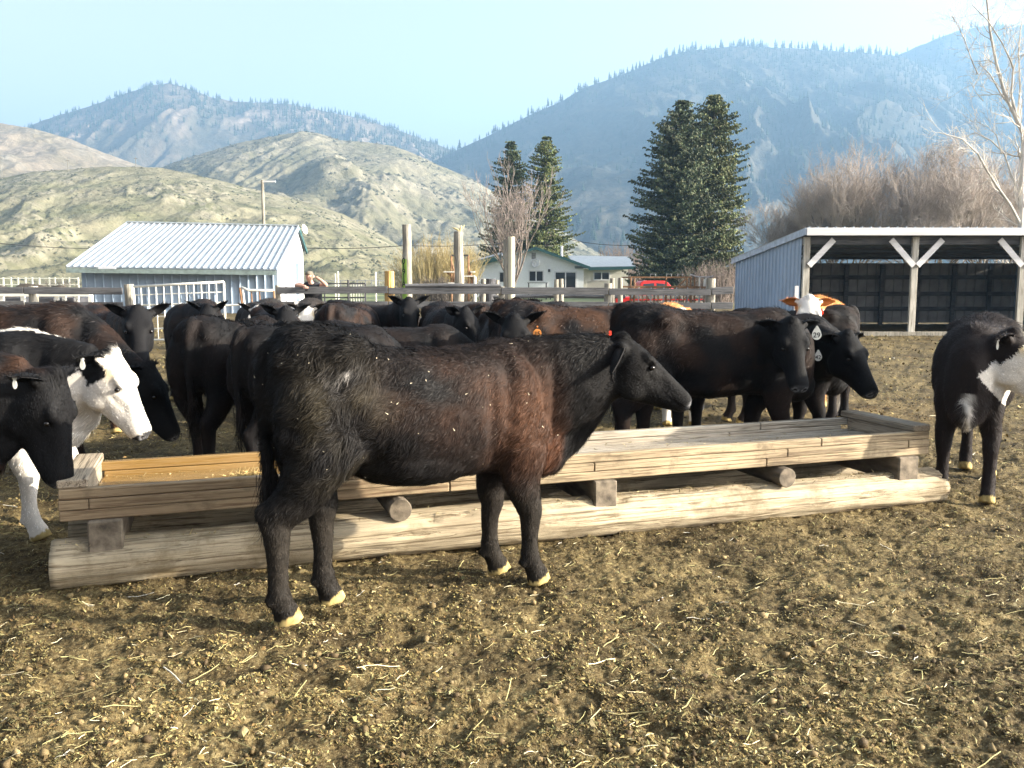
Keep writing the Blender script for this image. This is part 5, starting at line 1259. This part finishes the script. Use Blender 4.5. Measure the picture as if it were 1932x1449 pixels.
ridge_pines(HE, 1, [868, 905, 932, 938, 952, 960, 998, 1006, 1020, 1034, 1042, 1058, 1062, 1092, 1096, 1108, 1124, 1130, 1152, 1160, 1172, 1186] + sorted(rs_.uniform(1190, 1690, 85)), 'small dark pine along the crest of the right mountain', 13, 24)
ridge_pines(HD, 2, [62, 78, 104, 126, 140] + sorted(rs_.uniform(150, 850, 75)), 'small dark pine along the crest of the left mountain', 11, 19)
for px, top, lb in ((16, 296, 'tiny utility pole at the far left below the brown hill'), (267, 296, 'tiny utility pole where the green hill meets the brown one'), (140, 300, 'tiny utility pole on top of the green hill')):
    y = 556; zt = P(px, top, y).z; root = empty('utility_pole', (0, 0, 0), 0, lb, 'pole', 'utility poles'); x = X(px, y)
    MB().tube([(x, y, zt - 16), (x, y, zt)], [.2, .16], n=6).build('shaft', WOODP, root); MB().box((x - 1.2, y - .1, zt - 1.2), (x + 1.2, y + .1, zt - .95)).build('cross_arm', WOODP, root)
# pale fields
for nm, y0, y1, a, b, c in (('stubble_field', 140, 222, 560, 900, (.46, .40, .24)), ('grass_field', 60, 139, -100, 1500, (.20, .22, .10))):
    mb = MB(); mb.box((X(a, y0), y0, -.05), (X(b, y0), y1, .008 + (.004 if nm[0] == 's' else 0))); tag(mb.build(nm, simple(nm, c, .95, var=.2, nscale=.2)), kind='structure')

# ================================================================ trees
def tubes_np(segs, n=4):
    """segs rows: ax ay az bx by bz ra rb -> many prisms at once"""
    s = np.asarray(segs, float); a = s[:, :3]; b = s[:, 3:6]; d = b - a; d /= np.linalg.norm(d, axis=1)[:, None] + 1e-9
    ref = np.where(np.abs(d[:, 2:3]) < .9, np.array([[0, 0, 1.]]), np.array([[1., 0, 0]])); u = np.cross(d, ref); u /= np.linalg.norm(u, axis=1)[:, None]; w = np.cross(u, d); V = []
    for c, r in ((a, s[:, 6:7]), (b, s[:, 7:8])):
        for j in range(n): an = 2 * math.pi * j / n; V.append(c + (u * math.cos(an) + w * math.sin(an)) * r)
    V = np.stack(V, 1).reshape(-1, 3); base = np.arange(len(s))[:, None] * 2 * n
    F = np.concatenate([base + np.array([[j, (j + 1) % n, n + (j + 1) % n, n + j]]) for j in range(n)]); return V, F
def grow(rs, p, d, L, r, depth, out, up=.12, spread=.55, kids=(3, 4), bend=.18, shrink=.66, minr=.006):
    p = np.array(p, float); d = np.array(d, float); d /= np.linalg.norm(d); k = 4 if depth > 1 else 2; pts = [p.copy()]
    for i in range(k):
        d = d + rs.normal(0, bend, 3) * (.6 if depth > 2 else 1) + np.array([0, 0, up]); d /= np.linalg.norm(d); q = p + d * L / k
        r1 = r * (1 - .42 * (i + 1) / k); out.append((depth, (*p, *q, r * (1 - .42 * i / k), r1))); p = q; pts.append(p.copy())
    if depth <= 0: return
    for c in range(rs.randint(kids[0], kids[1] + 1)):
        f = rs.uniform(.3, 1.0); j = min(k - 1, int(f * k)); b = pts[j] + (pts[j + 1] - pts[j]) * (f * k - j)
        ax = rs.normal(size=3); ax -= d * ax.dot(d); ax /= np.linalg.norm(ax) + 1e-9; nd = d * (1 - spread * .5) + ax * spread * rs.uniform(.7, 1.3)
        grow(rs, b, nd, L * shrink * rs.uniform(.7, 1.2), max(minr, r * .52), depth - 1, out, up, spread, kids, bend, shrink, minr)
    grow(rs, p, d, L * shrink, max(minr, r * .55), depth - 1, out, up, spread, kids, bend, shrink, minr)
def finish_tree(name, label, out, cut, mtrunk, mcrown, group=None, cat='tree', n=4):
    root = empty(name, (0, 0, 0), 0, label, cat, group); big = [s for d, s in out if d >= cut]; sm = [s for d, s in out if d < cut]
    if big: V, F = tubes_np(big, 7); mesh_np('trunk', V, F, mtrunk, root, smooth=True)
    if sm: V, F = tubes_np(sm, 3); mesh_np('crown', V, F, mcrown, root)
    return root
TWIG = simple('twig_bark', (.24, .19, .16), .85, var=.3, nscale=.6); BARK = simple('bark', (.20, .165, .14), .9, var=.35, nscale=3)
TWIGR = simple('red_twigs', (.36, .31, .27), .85, var=.3, nscale=.5); PALE = simple('pale_bark', (.52, .48, .42), .8, var=.3, nscale=1.5); WILL = simple('willow_stem', (.36, .29, .14), .85, var=.3, nscale=1.2)
def bare(name, label, px, y, H, seed, depth=5, r=.2, trunkh=.25, up=.10, spread=.5, kids=(3, 4), mt=BARK, mc=TWIG, group=None, z0=0, shrink=.66, stems=4, fan=.5, minr=.008):
    rs = np.random.RandomState(seed); out = []; x = X(px, y); p = np.array([x, y, z0 - .1]); th = H * trunkh
    out.append((depth + 1, (*p, *(p + [0, 0, th + .1]), r, r * .85)))
    L = (H - th) / (1 + shrink + shrink ** 2 + shrink ** 3) * .98
    for k in range(stems):
        a = 2 * math.pi * (k + rs.rand()) / stems; d = np.array([math.cos(a) * fan, math.sin(a) * fan, 1.0]); grow(rs, p + [0, 0, th * rs.uniform(.6, 1)], d, L * rs.uniform(.8, 1.1), r * .55, depth, out, up, spread, kids, shrink=shrink, minr=minr)
    return finish_tree(name, label, out, depth - 1, mt, mc, group)
bare('bare_tree', 'grey bare upright tree in front of the house gable', 966, 66, 10.2, 21, depth=4, r=.16, up=.20, spread=.40, kids=(2, 3), stems=9, fan=.40, trunkh=.10, mc=simple('grey_twigs', (.30, .25, .22), .85, var=.3), minr=.012)
for i, (px, y, H, lb, sp) in enumerate(((1590, 62, 9.3, 'broad reddish bare tree left of the pair behind the cattle shed', .6), (1745, 60, 9.2, 'broad reddish bare tree right of the pair behind the cattle shed', .6), (1880, 64, 9.4, 'reddish bare tree behind the pale tree at the right edge', .6),
        (1478, 66, 6.6, 'low pale bare bush at the back corner of the cattle shed', .5))):
    bare('bare_tree', lb, px, y, H * 1.12, 30 + i, depth=5, r=.16, up=.14, spread=.55, kids=(3, 4), stems=9 if i < 3 else 5, fan=.95 if i < 3 else .5, trunkh=.06, mt=BARK, mc=TWIGR, group='bare trees behind the shed', minr=.009, shrink=.68)
def pale_tree():
    rs = np.random.RandomState(77); y = 34.0; out = []; Q = lambda px, py, dy=0: np.array(P(px, py, y + dy))
    limbs = [([(1930, 650), (1928, 520), (1926, 430), (1928, 340), (1932, 255), (1918, 225), (1895, 175), (1880, 120), (1868, 60), (1860, -20)], .20, 0), ([(1926, 425), (1905, 385), (1880, 350), (1858, 315), (1845, 290), (1815, 262), (1772, 250)], .10, -1.2),
             ([(1926, 370), (1908, 330), (1895, 290), (1870, 265), (1840, 250), (1822, 258)], .07, .6), ([(1932, 255), (1918, 215), (1890, 180), (1868, 140), (1845, 118)], .08, 1.0), ([(1918, 218), (1908, 180), (1912, 130), (1905, 110), (1890, 80), (1865, 40), (1835, 10)], .08, -.6),
             ([(1920, 225), (1925, 170), (1922, 100), (1925, 60), (1935, 0)], .07, .3), ([(1845, 140), (1835, 118), (1820, 75), (1805, 45), (1795, 28)], .04, .5), ([(1932, 330), (1950, 250), (1965, 150), (1975, 40)], .12, 0), ([(1890, 290), (1880, 255), (1865, 240), (1848, 232)], .035, .2), ([(1855, 190), (1842, 175), (1828, 150)], .03, .6)]
    for pts, r, dy in limbs:
        r = r * .62
        n = len(pts); q = [Q(a, b, dy * (i / (n - 1))) for i, (a, b) in enumerate(pts)]
        for i in range(n - 1):
            r0 = r * (1 - .75 * i / (n - 1)); r1 = r * (1 - .75 * (i + 1) / (n - 1)); out.append((6, (*q[i], *q[i + 1], r0, r1)))
            if i > 0 and i >= (1 if r < .15 else 4):
                for k in range(5):
                    f = rs.rand(); b = q[i] + (q[i + 1] - q[i]) * f; d = (q[i + 1] - q[i]); d /= np.linalg.norm(d); ax = rs.normal(size=3); grow(rs, b, d * .7 + ax * .55, rs.uniform(.5, 1.0), max(.008, r1 * .4), 2, out, .10, .5, (2, 2), minr=.005)
    finish_tree('bare_tree', 'tall pale barked bare tree rising at the right edge', out, 3, PALE, PALE)
pale_tree()
def bush(name, label, px, y, W_, H, n, seed, mat, lean=.35, r=.012, px1=None):
    rs = np.random.RandomState(seed); segs = []; x0 = X(px, y); 
    for i in range(n):
        x = x0 + np.clip(rs.normal(0, .33), -.55, .55) * W_; yy = y + rs.normal(0, W_ * .22); p = np.array([x, yy, -.1]); d = np.array([(x - x0) / W_ * lean + rs.normal(0, .10), rs.normal(0, .15), 1.0]); h = H * rs.uniform(.55, 1.0) * (1 - .35 * abs(x - x0) / W_); k = 5; rr = r * rs.uniform(.7, 1.4)
        for j in range(k):
            q = p + d / np.linalg.norm(d) * h / k; segs.append((*p, *q, rr * (1 - j / k * .8), rr * (1 - (j + 1) / k * .8)))
            if j >= 1:
                for _ in range(3): e = p + (q - p) * rs.rand(); dd = d / np.linalg.norm(d) + rs.normal(0, .42, 3); dd[2] = abs(dd[2]); segs.append((*e, *(e + dd * h * rs.uniform(.06, .18)), rr * .4, rr * .2))
            p = q; d = d + rs.normal(0, .09, 3)
    V, F = tubes_np(segs, 3); o = mesh_np(name, V, F, mat); return tag(o, label, 'bush')
bush('willow_bush', 'tan leafless willow thicket between the two tall round posts', 825, 62, 4.2, 4.6, 560, 5, WILL, r=.022)
bush('willow_bush', 'small tan willow thicket right of the dark post', 893, 104, 5.0, 6.2, 200, 6, WILL, r=.02)
bush('brush_clump', 'low dark brush at the foot of the willow thicket', 835, 50, 4.6, 1.9, 420, 7, simple('dark_brush', (.10, .085, .07), .9, var=.3), lean=.6, r=.02)
bush('brush_clump', 'grey brush left of the blue barn', 112, 52, 2.6, 1.75, 260, 8, simple('grey_brush', (.19, .17, .14), .9, var=.3), lean=.5, r=.014)
bush('brush_clump', 'brown thicket between the big spruces and the cattle shed', 1352, 56, 3.0, 2.9, 330, 9, TWIG, lean=.5, r=.016)
bush('brush_clump', 'pale brush beyond the right end of the house', 1180, 110, 5.0, 6.3, 260, 10, TWIG, lean=.5, r=.035)
bush('brush_clump', 'small leafless shrub right of the barn gable', 585, 75, 1.0, 3.1, 26, 12, TWIG, lean=.5, r=.02)
# ---------------- spruces
NEED = vcol_mat('spruce_needles', rough=.75, spec=.2)
def spruce(label, px, y, H, prof, seed, zlow=.02, dens=1.0, group=None, tint=(.060, .075, .034), gap=.0):
    rs = np.random.RandomState(seed); x0 = X(px, y); root = empty('spruce_tree', (x0, y, 0), 0, label, 'tree', group)
    mb = MB(); mb.tube([(0, 0, -.2), (0, 0, H * .5), (0, 0, H * .96)], [H * .016, H * .010, .02], n=8); mb.build('trunk', BARK, root)
    segs = []; O = []; D_ = []; Ls = []; Ws = []; Cc = []
    nw = int(H / .20 * dens)
    for w in range(nw):
        h = zlow + (1 - zlow) * (w + rs.rand()) / nw; R = float(np.interp(h, [a for a, b in prof], [b for a, b in prof])); nb = int(5 + 4 * (R / 4) * dens + 2)
        for b in range(nb):
            az = rs.rand() * 2 * math.pi; L = R * (rs.uniform(.45, 1.0) if rs.rand() < .8 else rs.uniform(1.0, 1.16)) * (1 + .15 * math.sin(3 * az + seed + h * 9)); 
            if rs.rand() < gap: continue
            p = np.array([0, 0, H * h]); k = max(4, int(L / .20)); droop = rs.uniform(.10, .40) * (1 - h * .9); tw = rs.uniform(.7, 1.3)
            tone = rs.uniform(.55, 1.6)
            for j in range(k):
                t = (j + 1) / k; q = np.array([math.cos(az) * L * t, math.sin(az) * L * t, H * h + L * (.16 * t * (1 if h > .7 else .3) - droop * 1.2 * t * (1 - .55 * t * t)) + .10 * L * t ** 3])
                if j % 2 == 0: segs.append((*p, *q, .03 * (1 - t) + .008, .03 * (1 - t) + .006))
                if t > .22:
                    for s in range(7 if t > .5 else 4):
                        lat = rs.normal(0, .09 + .10 * (1 - t)); o = p + (q - p) * rs.rand() + np.array([-math.sin(az) * lat, math.cos(az) * lat, rs.normal(0, .02)])
                        dd = np.array([math.cos(az) * .5 - math.sin(az) * lat * 3 + rs.normal(0, .35), math.sin(az) * .5 + math.cos(az) * lat * 3 + rs.normal(0, .35), -.75 + rs.normal(0, .4)])
                        O.append(o); D_.append(dd / np.linalg.norm(dd)); Ls.append(rs.uniform(.14, .36) * (1.15 - .4 * t)); Cc.append(tone * rs.uniform(.7, 1.25))
                p = q
    V, F = tubes_np(segs, 3); mesh_np('branches', V, F, BARK, root)
    O = np.array(O); D_ = np.array(D_); Ls = np.array(Ls); n = len(O); c = np.array(tint) * np.array(Cc)[:, None] * np.array([rs.uniform(.85, 1.2, n), np.ones(n), rs.uniform(.8, 1.1, n)]).T
    S_ = np.cross(D_, rs.normal(size=(n, 3))); S_ /= np.linalg.norm(S_, axis=1)[:, None]; Wd = Ls * .30
    V = np.stack([O, O + D_ * (Ls * .5)[:, None] + S_ * Wd[:, None], O + D_ * Ls[:, None], O + D_ * (Ls * .5)[:, None] - S_ * Wd[:, None]], 1).reshape(-1, 3)
    mesh_np('crown', V, np.arange(4 * n).reshape(n, 4), NEED, root, col=np.repeat(c, 4, 0)); return root
def Hof(px, top, y): return P(px, top, y).z
pf1 = [(0, 3.8), (.08, 4.3), (.18, 4.3), (.28, 3.5), (.40, 3.5), (.6, 3.4), (.75, 2.8), (.85, 2.2), (.95, 1.2), (1, .3)]
pf2 = [(0, 3.2), (.12, 3.6), (.25, 3.0), (.4, 3.2), (.6, 2.8), (.72, 2.5), (.8, 1.9), (.92, 1.5), (1, .2)]
spruce('large dark spruce, left of the close pair behind the red pickup', 1280, 72, Hof(1292, 190, 72), pf1, 1, group='paired spruces right of the house', gap=.04, dens=1.4, tint=(.070, .086, .048))
spruce('tall spruce with long side branches, right of the close pair', 1340, 74, Hof(1345, 176, 74), pf2, 2, group='paired spruces right of the house', gap=.10, dens=1.25, tint=(.105, .120, .055))
pf3 = [(0, 3.6), (.15, 3.8), (.3, 3.4), (.5, 2.9), (.7, 2.2), (.85, 1.5), (1, .2)]
spruce('dark narrow spruce behind the bare tree at the house', 965, 96, Hof(970, 264, 96), pf3, 3, group='spruces behind the house', gap=.1, tint=(.075, .095, .050))
spruce('green spruce behind the house with wide lower right branches', 1030, 94, Hof(1023, 256, 94), [(0, 4.6), (.12, 4.2), (.25, 3.2), (.38, 3.3), (.45, 2.6), (.7, 2.1), (.85, 1.5), (.94, 1.0), (1, .1)], 4, group='spruces behind the house', gap=.08, tint=(.105, .125, .050))
# ================================================================ air
def haze():
    mb = MB(); mb.box((-4300, -90, -8), (4300, 4300, 760)); o = mb.build('haze'); tag(o, kind='stuff')
    m = bpy.data.materials.new('air'); m.use_nodes = True; nt = m.node_tree; nt.nodes.clear(); out = nt.nodes.new('ShaderNodeOutputMaterial'); v = nt.nodes.new('ShaderNodeVolumePrincipled')
    v.inputs['Color'].default_value = (.38, .66, 1.0, 1); v.inputs['Density'].default_value = .00032; v.inputs['Anisotropy'].default_value = .25
    nt.links.new(v.outputs[0], out.inputs['Volume']); o.data.materials.append(m)
haze()
# ================================================================ the herd
def rad2(a): return math.degrees(a)
def cow_at(name, label, cx, cy, heading, polw=None, hyaw_w=None, scale=1.0, **kw):
    """polw: world position of the poll; hyaw_w: world yaw of the head in degrees"""
    h = D2R(heading)
    if polw is not None:
        d = np.array([polw[0] - cx, polw[1] - cy]) / scale
        kw['poll'] = (d[0] * math.cos(h) + d[1] * math.sin(h), -d[0] * math.sin(h) + d[1] * math.cos(h), polw[2] / scale)
    if hyaw_w is not None: kw['hyaw'] = hyaw_w - heading
    return build_cow(name, label, centre=(cx, cy), heading=heading, scale=scale, **kw)
def f_world(deg, wx, wy, wz=0):
    a = -D2R(deg); return (wx * math.cos(a) - wy * math.sin(a), wx * math.sin(a) + wy * math.cos(a), wz)
# main heifer
cow_at('cow', 'shaggy brown-black heifer standing broadside in front of the trough', -.432, 3.987, 27.17, voxel=.0115, hairs=150000, coat=coat_main, seed=1,
       legs=dict(RF=(.569, -.114), LF=(.467, .114), RH=(-.635, -.08), LH=(-.40, .08)), polw=P(1180, 638, 4.28), hyaw_w=0, hs=.87, rump=.06, hpitch=38, ear_droop=.11, ear_back=-.07,
       tags=[dict(side=-1, text='', colour='red', at=(-.085, .05, .04), size=.008, face=f_world(27.17, 0, -1, .2))])
# left side group
cow_at('cow', 'shaggy dark brown cow reaching over the left end of the trough', -3.20, 4.12, 2, P(112, 712, 4.16), -6, voxel=.013, hairs=55000, hpitch=84, hairlen=1.5, seed=2,
       coat=coat_black(.75, tone=1.2), tags=[dict(side=-1, colour='white', at=(-.03, .19, -.02), size=.011, length=1.9, face=f_world(2, 0, -1))])
cow_at('cow', 'black cow with a bright white face, throat and front legs', -3.22, 5.0, 3, P(218, 668, 4.95), -8, voxel=.013, hairs=50000, hpitch=64, seed=3, tuft=1.6,
       hs=.95, coat=coat_white_face(), legs=dict(RF=(.55, -.16), LF=(.62, .22)), tags=[dict(side=-1, colour='white', at=(-.03, .17, -.02), size=.016, length=1.5, face=f_world(3, 0, -1))])
cow_at('cow', 'big black cow grazing with lowered head beyond the white-faced cow', -3.85, 6.65, 4, P(285, 690, 6.55), 0, scale=1.10, hairs=26000, hpitch=66, seed=4, hairlen=1.6, hairw=1.6, coat=coat_black(.4, tone=1.1))
cow_at('cow', 'black cow facing the camera beside the post of the grid gate', -4.05, 8.9, -52, P(260, 582, 6.9), -68, ear_droop=-.09, hairs=12000, hpitch=46, seed=5, hairw=2, coat=coat_black(.9, tone=1.5))
cow_at('cow', 'black cow seen from behind, left edge of the dark central pair', -2.05, 6.60, 80, None, None, scale=1.0, hairs=22000, seed=6, hairw=1.5, poll=(.95, 0, 1.0), hpitch=60, coat=coat_black(.15))
cow_at('cow', 'black cow with a raised ear just left of the brown heifer', -1.32, 6.12, 48, P(500, 612, 6.45), 60, hairs=24000, seed=7, hairw=1.4, hpitch=35, coat=coat_black(.1), scale=.96, ear_droop=-.08)
# right side group
t29 = cow_at('cow', 'large black cow wearing white tag 29 behind the trough', 1.50, 6.75, 3, P(1496, 606, 6.35), -88, scale=1.06, hs=.93, voxel=.014, hairs=36000, hpitch=60, seed=8, hairw=1.3, coat=coat_black(.35), legs=dict(RF=(.55, -.13), LF=(.40, .12)),
       tags=[dict(side=1, text='29', colour='white', at=(-.01, .20, -.03), size=.036, face=f_world(3, -.1, -1))])
cow_at('cow', 'black cow wearing white tag 42, one ear against the straw', 2.02, 7.4, -3, P(1602, 630, 6.8), -66, hairs=26000, hpitch=52, seed=9, hairw=1.4, coat=coat_black(.12), belly=.02,
       tags=[dict(side=-1, text='42', colour='white', at=(.03, .19, -.10), size=.032, face=f_world(-3, -.1, -1))])
cow_at('cow', 'black and white faced cow cut off by the right edge', 3.27, 6.20, -122, P(1918, 628, 5.6), -30, voxel=.013, hairs=46000, hpitch=52, seed=10, hairlen=1.3,
       coat=coat_white_face(legs=False, stripe=False, body=(.014, .010, .009), chest=False, throat=False, jaw=True, lim=.03), legs=dict(RF=(.52, -.14), LF=(.52, .14), RH=(-.6, -.09)), tags=[dict(side=-1, colour='white', at=(-.03, .15, -.03), size=.008, length=3, face=f_world(-122, -.2, -1))])
cow_at('cow', 'black cow further back in front of the cattle shed wall', 2.80, 9.0, 178, (1.7, 9.0, .85), 178, hairs=7000, seed=11, hairw=2.4, hpitch=60, coat=coat_black(.2))
cow_at('cow', 'tan cow with a white face and brown ears facing the camera', 3.4, 9.7, -100, P(1527, 562, 8.7), -104, scale=1.06, hairs=9000, seed=12, hairw=2, hpitch=48,
       coat=coat_white_face(legs=True, stripe=False, body=(.40, .17, .055), lim=-.06), tags=[dict(side=1, colour='red', at=(.02, .12, -.06), size=.022, face=f_world(-100, 0, -1))])
cow_at('cow', 'brown and white cow whose white front legs show under the black cow', 1.72, 9.35, -92, (1.72, 8.4, .85), -95, hairs=5000, seed=13, hairw=2.4, hpitch=65, coat=coat_white_face(legs=True, body=(.45, .20, .07), throat=True), legs=dict(RF=(.52, -.14), LF=(.50, .13)))
cow_at('cow', 'dusty brown back between the orange ear tag and the large black cow', .55, 7.6, 12, (1.5, 7.9, .8), 12, scale=1.07, hairs=16000, seed=14, hairw=2, hpitch=60, coat=coat_black(.9, tone=1.8))
cow_at('cow', 'black cow wearing the round orange ear tag', -.02, 7.9, -82, P(970, 598, 7.0), -88, ear_droop=-.10, hairs=10000, seed=15, hairw=2, hpitch=50, coat=coat_black(.2), ears=(1, 1),
       tags=[dict(side=1, text='15', colour='orange', at=(.0, .19, -.05), size=.036, shape='round', face=f_world(-82, 0, -1))])
cow_at('cow', 'black cow with a red ear tag looking over the orange-tagged one', -.0 + .35, 9.95, -112, P(975, 566, 8.9), -92, ear_droop=-.03, hairs=7000, seed=16, hairw=2.2, hpitch=50, coat=coat_black(.2, tone=1.5),
       tags=[dict(side=1, colour='red', at=(.0, .13, -.06), size=.026, shape='round', face=f_world(-112, 0, -1))])
cow_at('cow', 'brown-black cow standing left of the red-tagged cow', -.42, 10.0, 98, (-.5, 11, .9), 98, hairs=7000, seed=17, hairw=2.2, hpitch=55, coat=coat_black(.7, tone=1.4))
cow_at('cow', 'black cow with turned head right of the long low back', -.74, 9.9, -78, P(880, 584, 8.95), -50, ear_droop=-.08, hairs=8000, seed=18, hairw=2.2, hpitch=48, coat=coat_black(.3, tone=1.4), tags=[dict(side=1, colour='white', at=(.0, .14, -.06), size=.012, face=f_world(-78, 0, -1))])
cow_at('cow', 'long low black back directly behind the heifer', -1.0, 7.3, 6, (-.1, 7.35, .75), 6, hairs=16000, seed=19, hairw=1.8, hpitch=70, scale=.93, coat=coat_black(.15, tone=1.2))
cow_at('cow', 'black cow looking at the camera just right of the yellow post', -1.78, 11.15, -28, P(772, 565, 10.3), -72, ear_droop=-.10, hairs=7000, seed=20, hairw=2.4, hpitch=48, coat=coat_black(.3, tone=1.6))
cow_at('cow', 'dark rounded rump left of the yellow post', -1.87, 10.2, 82, (-1.8, 11.2, .9), 82, hairs=7000, seed=21, hairw=2.4, hpitch=60, coat=coat_black(.5, tone=1.7))
cow_at('cow', 'black cow with curved white markings below the leaning person', -2.85, 12.2, -88, P(578, 579, 11.3), -88, ear_droop=-.10, hairs=5000, seed=22, hairw=2.6, hpitch=60, coat=coat_white_face(body=(.03, .025, .022)))
cow_at('cow', 'black cow with a pale white face near the rusty panel', -3.35, 11.9, -88, P(487, 579, 10.9), -88, ear_droop=-.10, hairs=5000, seed=23, hairw=2.6, hpitch=45, coat=coat_white_face(stripe=False, body=(.025, .022, .02)))
cow_at('cow', 'black cow with pricked ears in front of the grid gate', -4.05, 11.3, -86, P(391, 578, 10.3), -90, ear_droop=-.13, hairs=6000, seed=24, hairw=2.6, hpitch=52, coat=coat_black(.3, tone=1.5))
cow_at('cow', 'black cow hidden but for a dark ear above the heifer rump', -2.5, 9.4, -70, P(540, 583, 8.6), -60, ear_droop=-.10, hairs=6000, seed=25, hairw=2.4, hpitch=50, coat=coat_black(.4, tone=1.4))
